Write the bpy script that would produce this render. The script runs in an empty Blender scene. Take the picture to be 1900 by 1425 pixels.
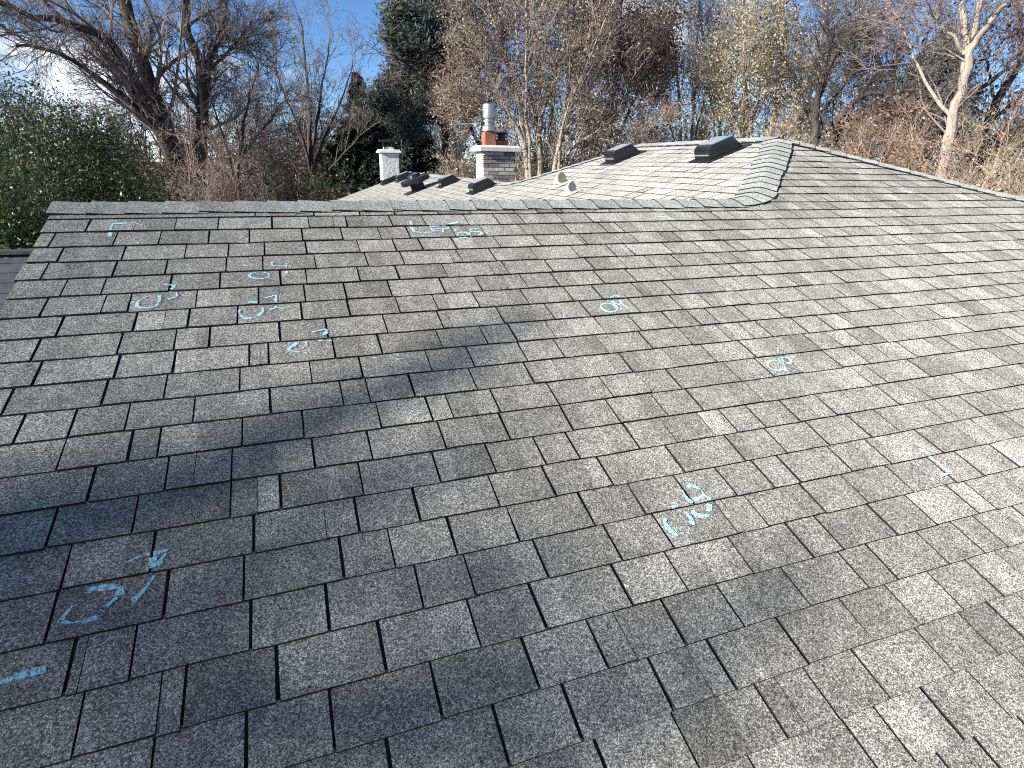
import bpy, math, random
import numpy as np
from mathutils import Matrix, Vector

random.seed(11)
rng = np.random.default_rng(11)
scene = bpy.context.scene
COL = scene.collection

# ------------------------------------------------------------------ camera
CAMZ = 5.2                                  # camera height above the ground
FPX, PIT, ROLL, YAW = 1074.84, 0.363619, 0.017374, 0.358831   # focal length in px of a 1900 px wide frame
SL, HC, T0 = 0.364679, 1.54785, 3.21227     # front roof pitch, camera height over it, first course line
EXPO = 0.143                                # shingle exposure (m)
CXP, CYP = 950.0, 712.5
FW = np.array([math.sin(YAW)*math.cos(PIT), math.cos(YAW)*math.cos(PIT), -math.sin(PIT)])
_rt = np.array([math.cos(YAW), -math.sin(YAW), 0.0])
_up = np.cross(_rt, FW)
RT = math.cos(ROLL)*_rt + math.sin(ROLL)*_up
UP = -math.sin(ROLL)*_rt + math.cos(ROLL)*_up
CAM = np.array([0, 0, CAMZ])

cd = bpy.data.cameras.new('camera')
cam = bpy.data.objects.new('camera', cd)
COL.objects.link(cam)
cd.sensor_width = 36.0
cd.lens = FPX/1900.0*36.0
cd.clip_start = 0.05
cd.clip_end = 2000
cam.matrix_world = Matrix((
    (RT[0], UP[0], -FW[0], 0), (RT[1], UP[1], -FW[1], 0),
    (RT[2], UP[2], -FW[2], CAMZ), (0, 0, 0, 1)))
scene.camera = cam

# ------------------------------------------------------------------ light
SUN_EL, SUN_G = math.radians(26), math.radians(13)
SDIR = np.array([-math.cos(SUN_G)*math.cos(SUN_EL), -math.sin(SUN_G)*math.cos(SUN_EL), math.sin(SUN_EL)])
sl_ = bpy.data.lights.new('sun', 'SUN')
sl_.energy = 5.0
sl_.angle = math.radians(0.55)
sl_.color = (1.0, 0.955, 0.88)
sun = bpy.data.objects.new('sun', sl_)
COL.objects.link(sun)
sun.rotation_euler = Vector(SDIR).to_track_quat('Z', 'Y').to_euler()
sun.location = (-20, -4, 25)

world = bpy.data.worlds.new('World')
scene.world = world
world.use_nodes = True
wn, wl = world.node_tree.nodes, world.node_tree.links
wn.clear()
wout = wn.new('ShaderNodeOutputWorld')
wbg = wn.new('ShaderNodeBackground')
wbg.inputs['Strength'].default_value = 0.072
sky = wn.new('ShaderNodeTexSky')
sky.sky_type = 'NISHITA'
sky.sun_disc = False
sky.sun_elevation = SUN_EL
sky.sun_rotation = math.atan2(SDIR[0], SDIR[1])
sky.air_density = 1.0
sky.dust_density = 0.0
sky.altitude = 2500
sky.ozone_density = 6.0
# thin white clouds, thicker towards the horizon
wtc = wn.new('ShaderNodeTexCoord')
wmap = wn.new('ShaderNodeMapping')
wmap.inputs['Scale'].default_value = (1.0, 1.0, 3.2)
wmap.inputs['Location'].default_value = (-3.404, 2.971, -3.612)
wno = wn.new('ShaderNodeTexNoise')
wno.inputs['Scale'].default_value = 2.6
wno.inputs['Detail'].default_value = 6
wno.inputs['Roughness'].default_value = 0.55
wrp = wn.new('ShaderNodeValToRGB')
wrp.color_ramp.elements[0].position = 0.54
wrp.color_ramp.elements[0].color = (0, 0, 0, 1)
wrp.color_ramp.elements[1].position = 0.70
wrp.color_ramp.elements[1].color = (1, 1, 1, 1)
wsat = wn.new('ShaderNodeHueSaturation')
wsat.inputs['Saturation'].default_value = 1.03
wmix = wn.new('ShaderNodeMix')
wmix.data_type = 'RGBA'
wmix.inputs[7].default_value = (8.6, 8.8, 9.2, 1)
wl.new(wtc.outputs['Generated'], wmap.inputs['Vector'])
wl.new(wmap.outputs['Vector'], wno.inputs['Vector'])
wl.new(wno.outputs['Fac'], wrp.inputs['Fac'])
wl.new(sky.outputs['Color'], wsat.inputs['Color'])
wl.new(wsat.outputs['Color'], wmix.inputs[6])
wl.new(wrp.outputs['Color'], wmix.inputs[0])
wl.new(wmix.outputs[2], wbg.inputs['Color'])
wl.new(wbg.outputs['Background'], wout.inputs['Surface'])

scene.view_settings.view_transform = 'Standard'
scene.view_settings.look = 'None'
scene.view_settings.gamma = 1.0
scene.view_settings.exposure = 1.22
scene.view_settings.use_curve_mapping = False
scene.render.engine = 'CYCLES'
scene.cycles.use_denoising = False
scene.cycles.filter_width = 1.1
scene.cycles.sample_clamp_indirect = 4.0

# ------------------------------------------------------------------ helpers
def ray(px, py):
    return RT*(px-CXP)/FPX - UP*(py-CYP)/FPX + FW

def at(px, py, D):
    """World point seen at a pixel of the 1900x1425 photograph, at horizontal distance D."""
    r = ray(px, py)
    return CAM + r*(D/math.hypot(r[0], r[1]))

def project(P):
    d = np.asarray(P) - CAM
    w = d @ FW
    return np.stack([CXP + FPX*(d @ RT)/w, CYP - FPX*(d @ UP)/w], -1)

def new_obj(name, me, parent=None, mats=()):
    for m in mats:
        me.materials.append(m)
    o = bpy.data.objects.new(name, me)
    COL.objects.link(o)
    if parent is not None:
        o.parent = parent
    return o

def tag(o, label=None, cat=None, group=None, kind=None):
    if label: o['label'] = label
    if cat: o['category'] = cat
    if group: o['group'] = group
    if kind: o['kind'] = kind
    return o

def empty(name, loc=(0, 0, 0)):
    o = bpy.data.objects.new(name, None)
    o.empty_display_size = 0.3
    COL.objects.link(o)
    o.location = [float(c) for c in loc]
    return o

def fast_mesh(name, V, F, tone=None, midx=None, smooth=False, tri=False):
    """Mesh from numpy arrays; every face has the same number of corners."""
    V = np.ascontiguousarray(V, dtype=np.float32).reshape(-1, 3)
    F = np.ascontiguousarray(F, dtype=np.int32)
    n, k = F.shape
    me = bpy.data.meshes.new(name)
    me.vertices.add(len(V)); me.vertices.foreach_set('co', V.ravel())
    me.loops.add(n*k); me.loops.foreach_set('vertex_index', F.ravel())
    me.polygons.add(n)
    me.polygons.foreach_set('loop_start', np.arange(0, n*k, k, dtype=np.int32))
    me.polygons.foreach_set('loop_total', np.full(n, k, dtype=np.int32))
    if midx is not None:
        me.polygons.foreach_set('material_index', np.ascontiguousarray(midx, dtype=np.int32))
    me.polygons.foreach_set('use_smooth', np.full(n, bool(smooth)))
    if tone is not None:
        a = me.attributes.new('tone', 'FLOAT', 'FACE')
        a.data.foreach_set('value', np.ascontiguousarray(tone, dtype=np.float32))
    me.update(calc_edges=True)
    return me

class MB:
    """Collects quads/polygons of a small mesh."""
    def __init__(self): self.v, self.f, self.m = [], [], []
    def add(self, vs, fs, m=0):
        b = len(self.v)
        self.v += [tuple(float(c) for c in q) for q in vs]
        self.f += [tuple(b+i for i in q) for q in fs]
        self.m += [m]*len(fs)
        return self
    def box(self, c, ax, ay, az, m=0):
        """Box about centre c with half axis vectors."""
        c, ax, ay, az = map(np.asarray, (c, ax, ay, az))
        vs = [c+sx*ax+sy*ay+sz*az for sz in (-1, 1) for sy in (-1, 1) for sx in (-1, 1)]
        return self.add(vs, [(0,2,3,1),(4,5,7,6),(0,1,5,4),(2,6,7,3),(0,4,6,2),(1,3,7,5)], m)
    def aabox(self, x0, x1, y0, y1, z0, z1, m=0):
        return self.box(((x0+x1)/2, (y0+y1)/2, (z0+z1)/2), ((x1-x0)/2, 0, 0), (0, (y1-y0)/2, 0), (0, 0, (z1-z0)/2), m)
    def rings(self, rings, closed=True, caps=True, m=0):
        k = len(rings[0]); b = len(self.v)
        for r in rings: self.v += [tuple(float(c) for c in q) for q in r]
        for i in range(len(rings)-1):
            for j in range(k if closed else k-1):
                j2 = (j+1) % k
                self.f.append((b+i*k+j, b+i*k+j2, b+(i+1)*k+j2, b+(i+1)*k+j)); self.m.append(m)
        if caps:
            self.f.append(tuple(b+j for j in reversed(range(k)))); self.m.append(m)
            self.f.append(tuple(b+(len(rings)-1)*k+j for j in range(k))); self.m.append(m)
        return self
    def lathe(self, base, axis, prof, n=20, m=0, caps=True):
        """prof: list of (height along axis, radius)."""
        axis = np.asarray(axis, float); axis /= np.linalg.norm(axis)
        a = np.cross(axis, (0.3, 0.9, 0.1)); a /= np.linalg.norm(a); b = np.cross(axis, a)
        base = np.asarray(base, float)
        rs = [[base+axis*h+(a*math.cos(2*math.pi*i/n)+b*math.sin(2*math.pi*i/n))*r for i in range(n)] for h, r in prof]
        return self.rings(rs, True, caps, m)
    def build(self, name, mats, parent=None, smooth=False, bevel=0.0):
        me = bpy.data.meshes.new(name)
        me.from_pydata(self.v, [], self.f)
        me.polygons.foreach_set('material_index', self.m)
        me.polygons.foreach_set('use_smooth', [bool(smooth)]*len(self.f))
        me.update()
        if not isinstance(mats, (list, tuple)): mats = [mats]
        o = new_obj(name, me, parent, mats)
        if bevel:
            b = o.modifiers.new('bevel', 'BEVEL'); b.width = bevel; b.segments = 2; b.limit_method = 'ANGLE'
        if smooth:
            try: me.set_sharp_from_angle(angle=math.radians(40))
            except Exception: pass
        return o

# ------------------------------------------------------------------ materials
def mat(name):
    m = bpy.data.materials.new(name); m.use_nodes = True
    nt = m.node_tree; nt.nodes.clear()
    out = nt.nodes.new('ShaderNodeOutputMaterial')
    return m, nt.nodes, nt.links, out

def N(nodes, typ, **kw):
    n = nodes.new(typ)
    for k, v in kw.items():
        if k in n.inputs: n.inputs[k].default_value = v
        else: setattr(n, k, v)
    return n

def math_n(nodes, links, op, a, b=None, c=None):
    n = nodes.new('ShaderNodeMath'); n.operation = op
    for i, q in enumerate((a, b, c)):
        if q is None: continue
        if hasattr(q, 'links'): links.new(q, n.inputs[i])
        else: n.inputs[i].default_value = q
    return n.outputs[0]

def ramp(nodes, links, fac, stops):
    r = nodes.new('ShaderNodeValToRGB')
    els = r.color_ramp.elements
    while len(els) < len(stops): els.new(0.5)
    for e, (p, c) in zip(els, stops):
        e.position = p; e.color = (*c, 1)
    links.new(fac, r.inputs['Fac'])
    return r.outputs['Color']

def granule_mat(name, dark, mid, light, cell=270.0, contrast=1.0, bump=0.5):
    """Ceramic granule surface: crushed stone speckle over a blended base tone."""
    m, nd, lk, out = mat(name)
    geo = N(nd, 'ShaderNodeNewGeometry')
    att = N(nd, 'ShaderNodeAttribute', attribute_name='tone')
    vor = N(nd, 'ShaderNodeTexVoronoi', Scale=cell); lk.new(geo.outputs['Position'], vor.inputs['Vector'])
    vor2 = N(nd, 'ShaderNodeTexVoronoi', Scale=cell*0.55); lk.new(geo.outputs['Position'], vor2.inputs['Vector'])
    no = N(nd, 'ShaderNodeTexNoise', Scale=11.0, Detail=4.0, Roughness=0.6); lk.new(geo.outputs['Position'], no.inputs['Vector'])
    no2 = N(nd, 'ShaderNodeTexNoise', Scale=1.3, Detail=3.0); lk.new(geo.outputs['Position'], no2.inputs['Vector'])
    sx = N(nd, 'ShaderNodeSeparateColor'); lk.new(vor.outputs['Color'], sx.inputs[0])
    sy = N(nd, 'ShaderNodeSeparateColor'); lk.new(vor2.outputs['Color'], sy.inputs[0])
    t = math_n(nd, lk, 'MULTIPLY_ADD', no.outputs['Fac'], 0.75, att.outputs['Fac'])
    t = math_n(nd, lk, 'MULTIPLY_ADD', no2.outputs['Fac'], 0.3, t)
    mp = N(nd, 'ShaderNodeMapping'); mp.inputs['Scale'].default_value = (9.0, 1.3, 1.3)
    lk.new(geo.outputs['Position'], mp.inputs['Vector'])
    no3 = N(nd, 'ShaderNodeTexNoise', Scale=1.0, Detail=4.0, Roughness=0.6); lk.new(mp.outputs[0], no3.inputs['Vector'])
    t = math_n(nd, lk, 'MULTIPLY_ADD', no3.outputs['Fac'], 0.45, t)
    t = math_n(nd, lk, 'SUBTRACT', t, 0.75)
    col = ramp(nd, lk, t, [(0.0, dark), (0.5, mid), (1.0, light)])
    g1 = math_n(nd, lk, 'POWER', sx.outputs[0], 1.6)
    g = math_n(nd, lk, 'MULTIPLY_ADD', g1, 1.5*contrast, 1.0-0.58*contrast)
    g2 = math_n(nd, lk, 'MULTIPLY_ADD', sy.outputs[0], 0.7*contrast, 1.0-0.35*contrast)
    gg = math_n(nd, lk, 'MULTIPLY', g, g2)
    mx = N(nd, 'ShaderNodeVectorMath', operation='SCALE')
    lk.new(col, mx.inputs[0]); lk.new(gg, mx.inputs['Scale'])
    bp = N(nd, 'ShaderNodeBump', Strength=bump, Distance=0.003)
    hh = math_n(nd, lk, 'MULTIPLY_ADD', sy.outputs[1], 0.8, sx.outputs[1])
    lk.new(hh, bp.inputs['Height'])
    b = N(nd, 'ShaderNodeBsdfDiffuse', Roughness=1.0)
    lk.new(mx.outputs[0], b.inputs['Color']); lk.new(bp.outputs['Normal'], b.inputs['Normal'])
    gl = N(nd, 'ShaderNodeBsdfGlossy', Roughness=0.55); gl.inputs['Color'].default_value = (1, 1, 1, 1)
    lk.new(bp.outputs['Normal'], gl.inputs['Normal'])
    ms = N(nd, 'ShaderNodeMixShader'); ms.inputs[0].default_value = 0.012
    lk.new(b.outputs[0], ms.inputs[1]); lk.new(gl.outputs[0], ms.inputs[2])
    lk.new(ms.outputs[0], out.inputs['Surface'])
    return m

def simple_mat(name, c1, c2, scale=6.0, rough=0.7, metal=0.0, bump=0.0, bscale=None, spec=0.3, detail=5.0):
    m, nd, lk, out = mat(name)
    tc = N(nd, 'ShaderNodeTexCoord')
    no = N(nd, 'ShaderNodeTexNoise', Scale=scale, Detail=detail, Roughness=0.6); lk.new(tc.outputs['Object'], no.inputs['Vector'])
    col = ramp(nd, lk, no.outputs['Fac'], [(0.3, c1), (0.7, c2)])
    b = N(nd, 'ShaderNodeBsdfPrincipled', Roughness=rough, Metallic=metal)
    b.inputs['Specular IOR Level'].default_value = spec
    lk.new(col, b.inputs['Base Color'])
    if bump:
        n2 = N(nd, 'ShaderNodeTexNoise', Scale=bscale or scale*4, Detail=4.0); lk.new(tc.outputs['Object'], n2.inputs['Vector'])
        bp = N(nd, 'ShaderNodeBump', Strength=bump, Distance=0.02); lk.new(n2.outputs['Fac'], bp.inputs['Height'])
        lk.new(bp.outputs['Normal'], b.inputs['Normal'])
    lk.new(b.outputs[0], out.inputs['Surface'])
    return m

def leaf_mat(name, stops, transl=0.35, rough=0.6):
    m, nd, lk, out = mat(name)
    att = N(nd, 'ShaderNodeAttribute', attribute_name='tone')
    col = ramp(nd, lk, att.outputs['Fac'], stops)
    d = N(nd, 'ShaderNodeBsdfPrincipled', Roughness=rough); d.inputs['Specular IOR Level'].default_value = 0.35
    t = N(nd, 'ShaderNodeBsdfTranslucent')
    lk.new(col, d.inputs['Base Color']); lk.new(col, t.inputs['Color'])
    ms = N(nd, 'ShaderNodeMixShader'); ms.inputs[0].default_value = transl
    lk.new(d.outputs[0], ms.inputs[1]); lk.new(t.outputs[0], ms.inputs[2])
    lk.new(ms.outputs[0], out.inputs['Surface'])
    return m

def bark_mat(name, c1, c2, scale=3.0):
    m, nd, lk, out = mat(name)
    geo = N(nd, 'ShaderNodeNewGeometry')
    mp = N(nd, 'ShaderNodeMapping'); mp.inputs['Scale'].default_value = (1, 1, 0.25)
    lk.new(geo.outputs['Position'], mp.inputs['Vector'])
    no = N(nd, 'ShaderNodeTexNoise', Scale=scale*6, Detail=6.0, Roughness=0.65); lk.new(mp.outputs[0], no.inputs['Vector'])
    col = ramp(nd, lk, no.outputs['Fac'], [(0.3, c1), (0.68, c2)])
    b = N(nd, 'ShaderNodeBsdfPrincipled', Roughness=0.9); b.inputs['Specular IOR Level'].default_value = 0.15
    bp = N(nd, 'ShaderNodeBump', Strength=0.6, Distance=0.03); lk.new(no.outputs['Fac'], bp.inputs['Height'])
    lk.new(col, b.inputs['Base Color']); lk.new(bp.outputs['Normal'], b.inputs['Normal'])
    lk.new(b.outputs[0], out.inputs['Surface'])
    return m

M = {}
M['granule'] = granule_mat('shingle_granules', (0.105, 0.102, 0.093), (0.205, 0.200, 0.183), (0.345, 0.337, 0.308), cell=380.0, contrast=1.2)
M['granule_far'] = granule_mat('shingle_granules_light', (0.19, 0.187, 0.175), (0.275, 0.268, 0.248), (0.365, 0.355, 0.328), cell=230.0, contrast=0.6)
M['cap'] = granule_mat('cap_granules', (0.17, 0.18, 0.172), (0.225, 0.234, 0.224), (0.285, 0.292, 0.28), contrast=0.8)
M['edge'] = simple_mat('asphalt_edge', (0.012, 0.012, 0.014), (0.03, 0.03, 0.032), 60, 0.9)
M['deck'] = simple_mat('asphalt_underlay', (0.02, 0.02, 0.022), (0.045, 0.045, 0.047), 40, 0.95)

def chalk_mat():
    m, nd, lk, out = mat('blue_chalk')
    geo = N(nd, 'ShaderNodeNewGeometry')
    vor = N(nd, 'ShaderNodeTexVoronoi', Scale=420.0); lk.new(geo.outputs['Position'], vor.inputs['Vector'])
    no = N(nd, 'ShaderNodeTexNoise', Scale=70.0, Detail=3.0); lk.new(geo.outputs['Position'], no.inputs['Vector'])
    att = N(nd, 'ShaderNodeAttribute', attribute_name='tone')
    sx = N(nd, 'ShaderNodeSeparateColor'); lk.new(vor.outputs['Color'], sx.inputs[0])
    a = math_n(nd, lk, 'MULTIPLY_ADD', no.outputs['Fac'], 1.1, sx.outputs[0])
    a = math_n(nd, lk, 'ADD', a, att.outputs['Fac'])
    a = math_n(nd, lk, 'MULTIPLY_ADD', a, 1.5, -0.95); a = math_n(nd, lk, 'MAXIMUM', math_n(nd, lk, 'MINIMUM', a, 1.0), 0.0)
    a = math_n(nd, lk, 'MULTIPLY', a, 0.85)
    d = N(nd, 'ShaderNodeBsdfDiffuse', Roughness=1.0); d.inputs['Color'].default_value = (0.42, 0.74, 0.82, 1)
    t = N(nd, 'ShaderNodeBsdfTransparent')
    ms = N(nd, 'ShaderNodeMixShader'); lk.new(a, ms.inputs[0])
    lk.new(t.outputs[0], ms.inputs[1]); lk.new(d.outputs[0], ms.inputs[2])
    lk.new(ms.outputs[0], out.inputs['Surface'])
    return m
M['chalk'] = chalk_mat()
M['white_paint'] = simple_mat('white_trim_paint', (0.62, 0.61, 0.58), (0.74, 0.73, 0.70), 5, 0.6)
M['stucco'] = simple_mat('white_stucco', (0.42, 0.42, 0.41), (0.62, 0.62, 0.60), 9, 0.9, bump=1.0, bscale=13)
M['concrete'] = simple_mat('chimney_cap_concrete', (0.42, 0.40, 0.36), (0.58, 0.55, 0.50), 7, 0.9, bump=0.3)
M['mortar'] = simple_mat('mortar', (0.045, 0.042, 0.04), (0.08, 0.075, 0.07), 20, 0.95)
def brick_mat():
    m, nd, lk, out = mat('grey_brown_brick')
    oi = N(nd, 'ShaderNodeObjectInfo'); geo = N(nd, 'ShaderNodeNewGeometry')
    no = N(nd, 'ShaderNodeTexNoise', Scale=22.0, Detail=5.0); lk.new(geo.outputs['Position'], no.inputs['Vector'])
    t = math_n(nd, lk, 'MULTIPLY_ADD', no.outputs['Fac'], 0.7, math_n(nd, lk, 'MULTIPLY', oi.outputs['Random'], 0.7))
    col = ramp(nd, lk, t, [(0.2, (0.10, 0.085, 0.08)), (0.6, (0.25, 0.22, 0.20)), (1.0, (0.46, 0.42, 0.385))])
    b = N(nd, 'ShaderNodeBsdfPrincipled', Roughness=0.9); b.inputs['Specular IOR Level'].default_value = 0.15
    bp = N(nd, 'ShaderNodeBump', Strength=0.6, Distance=0.01); lk.new(no.outputs['Fac'], bp.inputs['Height'])
    lk.new(col, b.inputs['Base Color']); lk.new(bp.outputs['Normal'], b.inputs['Normal'])
    lk.new(b.outputs[0], out.inputs['Surface'])
    return m
M['brick'] = brick_mat()
M['brick_lit'] = simple_mat('sunlit_side_brick', (0.50, 0.46, 0.36), (0.62, 0.57, 0.46), 5, 0.85, bump=0.3, bscale=30)  # same chimney brick, painted paler for the sun on its left face
M['clay'] = simple_mat('clay_flue', (0.20, 0.075, 0.045), (0.31, 0.13, 0.08), 9, 0.8)
M['steel'] = simple_mat('galvanised_steel', (0.36, 0.37, 0.38), (0.58, 0.58, 0.58), 7, 0.42, metal=0.9)
M['black_metal'] = simple_mat('black_painted_metal', (0.010, 0.0105, 0.012), (0.02, 0.021, 0.023), 8, 0.45, spec=0.4)
M['vent_black'] = simple_mat('black_vent_plastic', (0.008, 0.0085, 0.01), (0.016, 0.017, 0.02), 6, 0.22, spec=0.6)
M['faded'] = simple_mat('sun_faded_vent_top', (0.20, 0.225, 0.25), (0.30, 0.325, 0.345), 8, 0.35, spec=0.5)
M['dark_hole'] = simple_mat('dark_opening', (0.004, 0.004, 0.004), (0.008, 0.008, 0.008), 5, 1.0)
M['lead'] = simple_mat('pale_pipe_flashing', (0.34, 0.325, 0.27), (0.50, 0.48, 0.41), 12, 0.6)
M['tan'] = simple_mat('tan_hood_mesh', (0.26, 0.235, 0.16), (0.36, 0.33, 0.24), 30, 0.7)
M['greyblue'] = simple_mat('grey_hood_mesh', (0.15, 0.16, 0.18), (0.27, 0.28, 0.30), 30, 0.6)
M['siding'] = simple_mat('pale_siding', (0.52, 0.50, 0.46), (0.60, 0.58, 0.54), 3, 0.8)
M['brown_siding'] = simple_mat('brown_siding', (0.10, 0.07, 0.055), (0.16, 0.115, 0.09), 3, 0.85)
M['brown_roof'] = simple_mat('brown_shingles', (0.09, 0.065, 0.055), (0.17, 0.125, 0.105), 12, 0.95)
M['slate_roof'] = simple_mat('dark_slate_shingles', (0.03, 0.034, 0.042), (0.065, 0.07, 0.082), 9, 0.9)
M['glass'] = simple_mat('window_glass', (0.02, 0.025, 0.03), (0.05, 0.055, 0.06), 2, 0.08, spec=0.8)

# ------------------------------------------------------------------ ground
def ground_mat():
    m, nd, lk, out = mat('leaf_littered_lawn')
    geo = N(nd, 'ShaderNodeNewGeometry')
    n1 = N(nd, 'ShaderNodeTexNoise', Scale=0.25, Detail=5.0); lk.new(geo.outputs['Position'], n1.inputs['Vector'])
    n2 = N(nd, 'ShaderNodeTexNoise', Scale=9.0, Detail=6.0); lk.new(geo.outputs['Position'], n2.inputs['Vector'])
    t = math_n(nd, lk, 'MULTIPLY_ADD', n2.outputs['Fac'], 0.6, n1.outputs['Fac'])
    col = ramp(nd, lk, t, [(0.55, (0.035, 0.05, 0.018)), (0.75, (0.07, 0.075, 0.03)), (0.9, (0.13, 0.085, 0.045))])
    b = N(nd, 'ShaderNodeBsdfDiffuse', Roughness=0.8); lk.new(col, b.inputs['Color'])
    lk.new(b.outputs[0], out.inputs['Surface'])
    return m
gm = bpy.data.meshes.new('ground')
gn = 40
gx = np.linspace(-900, 900, gn+1)
gv = [(x, y, 0.0) for y in gx for x in gx]
gf = [(j*(gn+1)+i, j*(gn+1)+i+1, (j+1)*(gn+1)+i+1, (j+1)*(gn+1)+i) for j in range(gn) for i in range(gn)]
gm.from_pydata(gv, [], gf)
tag(new_obj('ground', gm, None, [ground_mat()]), 'lawn strewn with fallen leaves around the house', kind='structure')

# ------------------------------------------------------------------ the house: planes
NF = np.array([0, -math.sin(SL), math.cos(SL)])
VF = np.array([0, math.cos(SL), math.sin(SL)])
XF = np.array([1.0, 0, 0])
FOOT = CAM - HC*NF
def pf(u, v, h=0.0):
    return FOOT + u*XF + v*VF + h*NF
def v_of_y(y): return (y - FOOT[1])/math.cos(SL)
RAKE = -1.12            # left edge of the front slope
V_R = 3.395             # ridge
Y_R = FOOT[1] + V_R*math.cos(SL); Z_R = FOOT[2] + V_R*math.sin(SL)
PX, PY = 4.76, 5.07     # peak of the hip block
PZ = FOOT[2] + v_of_y(PY)*math.sin(SL)
HL, HR = 1.05, 1.27     # plan slope of the two front hips
H1X = PX - (PY-Y_R)*HL
H2X = PX + (PY-Y_R)*HR
U_MAX = 9.6
V_MIN = -1.0
TL = (PZ-Z_R)/(PX-H1X)   # gradient of the left-facing slope
AL = math.atan(TL)
UL = np.array([math.cos(AL), 0, math.sin(AL)])      # up the left-facing slope
NL = np.array([-math.sin(AL), 0, math.cos(AL)])
P_ = np.array([PX, PY, PZ])
P2 = np.array([PX, 7.65, PZ])
LRX = 3.2; LRZ = PZ - (PX-LRX)*TL
LR0 = np.array([LRX, 8.65, LRZ]); LR1 = np.array([LRX+0.05, 17.0, LRZ+0.05*TL])
def pl(x, y, h=0.0):
    return np.array([x, y, PZ-(PX-x)*TL]) + h*NL
TAN = math.tan(SL)
def valley_y(x):        # valley between the back of the front wing and the left-facing slope
    z = PZ-(PX-x)*TL
    return Y_R + (Z_R-z)/TAN
EAVE_X = 0.2

house = empty('house', (3.5, 7, 0))
tag(house, 'house with grey asphalt shingle roof marked in blue chalk, ridges and chimneys', 'house')
HOFF = np.array([3.5, 7.0, 0.0])     # children are given in world coordinates
def under(o, parent):
    o.parent = parent
    o.matrix_parent_inverse = Matrix.Translation(-Vector((3.5, 7.0, 0.0)))
    return o
def sub(o, parent):                   # parent part sits at the house origin offset
    o.parent = parent
    return o

# solid roof decks (the boards and underlay under the shingles)
mb = MB()
def slab(pts, n, t=0.03, m=0):
    pts = [np.asarray(q, float) for q in pts]
    low = [q - np.asarray(n)*t for q in pts]
    k = len(pts)
    mb.add(pts+low, [tuple(range(k)), tuple(reversed(range(k, 2*k)))] +
           [(i, (i+1) % k + 0, (i+1) % k + k, i+k) for i in range(k)], m)
H = -0.003
slab([pf(RAKE+0.01, V_MIN, H), pf(U_MAX, V_MIN, H), pf(U_MAX, V_R, H), pf(H2X, V_R, H), pf(PX, v_of_y(PY), H), pf(H1X, V_R, H), pf(RAKE+0.01, V_R, H)], NF)
front = under(mb.build('front_roof_slope', M['deck']), house)
mb = MB()
E0 = pl(EAVE_X, valley_y(EAVE_X), H); E1 = pl(EAVE_X, 17.0, H)
slab([E0, pl(H1X, Y_R, H), P_+NL*H, P2+NL*H, LR0+NL*H, LR1+NL*H, E1], NL)
left = under(mb.build('left_roof_slope', M['deck']), house)
mb = MB()   # slopes that face away
nb = np.array([0, math.sin(SL), math.cos(SL)])
yb = valley_y(EAVE_X)
slab([(RAKE+0.01, Y_R, Z_R), (H1X, Y_R, Z_R), tuple(pl(EAVE_X, valley_y(EAVE_X))), (RAKE+0.01, valley_y(EAVE_X), pl(EAVE_X, 0)[2])], nb)
nr = np.array([0.33, 0, 0.94])
xr = PX + 3.6
zr = PZ - 3.6*(PZ-Z_R)/(H2X-PX)
slab([tuple(P_), (H2X, Y_R, Z_R), (xr, Y_R+ (Z_R-zr)/TAN, zr), (xr, 11.0, zr), (PX, 7.65, PZ)], nr)
slab([(U_MAX, Y_R, Z_R), (U_MAX, Y_R+(Z_R-zr)/TAN, zr), (xr, Y_R+(Z_R-zr)/TAN, zr), (H2X, Y_R, Z_R)], nb)
slab([tuple(P2), (xr, 11.0, zr), (LRX+3.0, 11.2, LRZ-1.1), tuple(LR0)], nr)
slab([tuple(LR0), (LRX+3.0, 11.2, LRZ-1.1), (LRX+3.0, 17.0, LRZ-1.1), tuple(LR1)], nr)
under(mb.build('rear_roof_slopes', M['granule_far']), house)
# walls
mb = MB()
zw = FOOT[2] + V_MIN*math.sin(SL)
mb.aabox(RAKE+0.25, U_MAX-0.2, pf(0, V_MIN)[1]+0.4, valley_y(EAVE_X)-0.4, 0, zw-0.02)
mb.aabox(EAVE_X+0.35, LRX+2.8, 6.0, 16.8, 0, pl(EAVE_X, 0)[2]-0.02)
for (yy, x0, xa, za, x1) in ((16.8, EAVE_X+0.35, LRX, LRZ-0.05, LRX+2.8),):
    mb.add([(x0, yy, pl(EAVE_X, 0)[2]-0.02), (xa, yy, za), (x1, yy, pl(EAVE_X, 0)[2]-0.02)], [(0, 1, 2)])
# gable end under the left rake
ga, gb_ = pf(RAKE+0.25, V_MIN), pf(RAKE+0.25, V_R)
mb.add([(RAKE+0.25, ga[1]+0.4, zw-0.02), (RAKE+0.25, Y_R, Z_R-0.06), (RAKE+0.25, valley_y(EAVE_X)-0.4, zw-0.02)], [(0, 1, 2)])
under(mb.build('wall', M['siding']), house)
# rake board along the left edge
mb = MB()
a, b = pf(RAKE+0.035, V_MIN, -0.1), pf(RAKE+0.035, V_R, -0.1)
mb.box((a+b)/2, (0.012, 0, 0), (b-a)/2, NF*0.065)
a2 = np.array([RAKE+0.035, valley_y(EAVE_X), pl(EAVE_X, 0)[2]-0.1]); b2 = np.array([RAKE+0.035, Y_R, Z_R-0.1])
mb.box((a2+b2)/2, (0.012, 0, 0), (b2-a2)/2, nb*0.065)
under(mb.build('rake_board', M['white_paint']), house)

# ------------------------------------------------------------------ shingles
TB, TT = 0.0115, 0.0022      # height of the butt edge and of the covered edge over the deck
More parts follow.
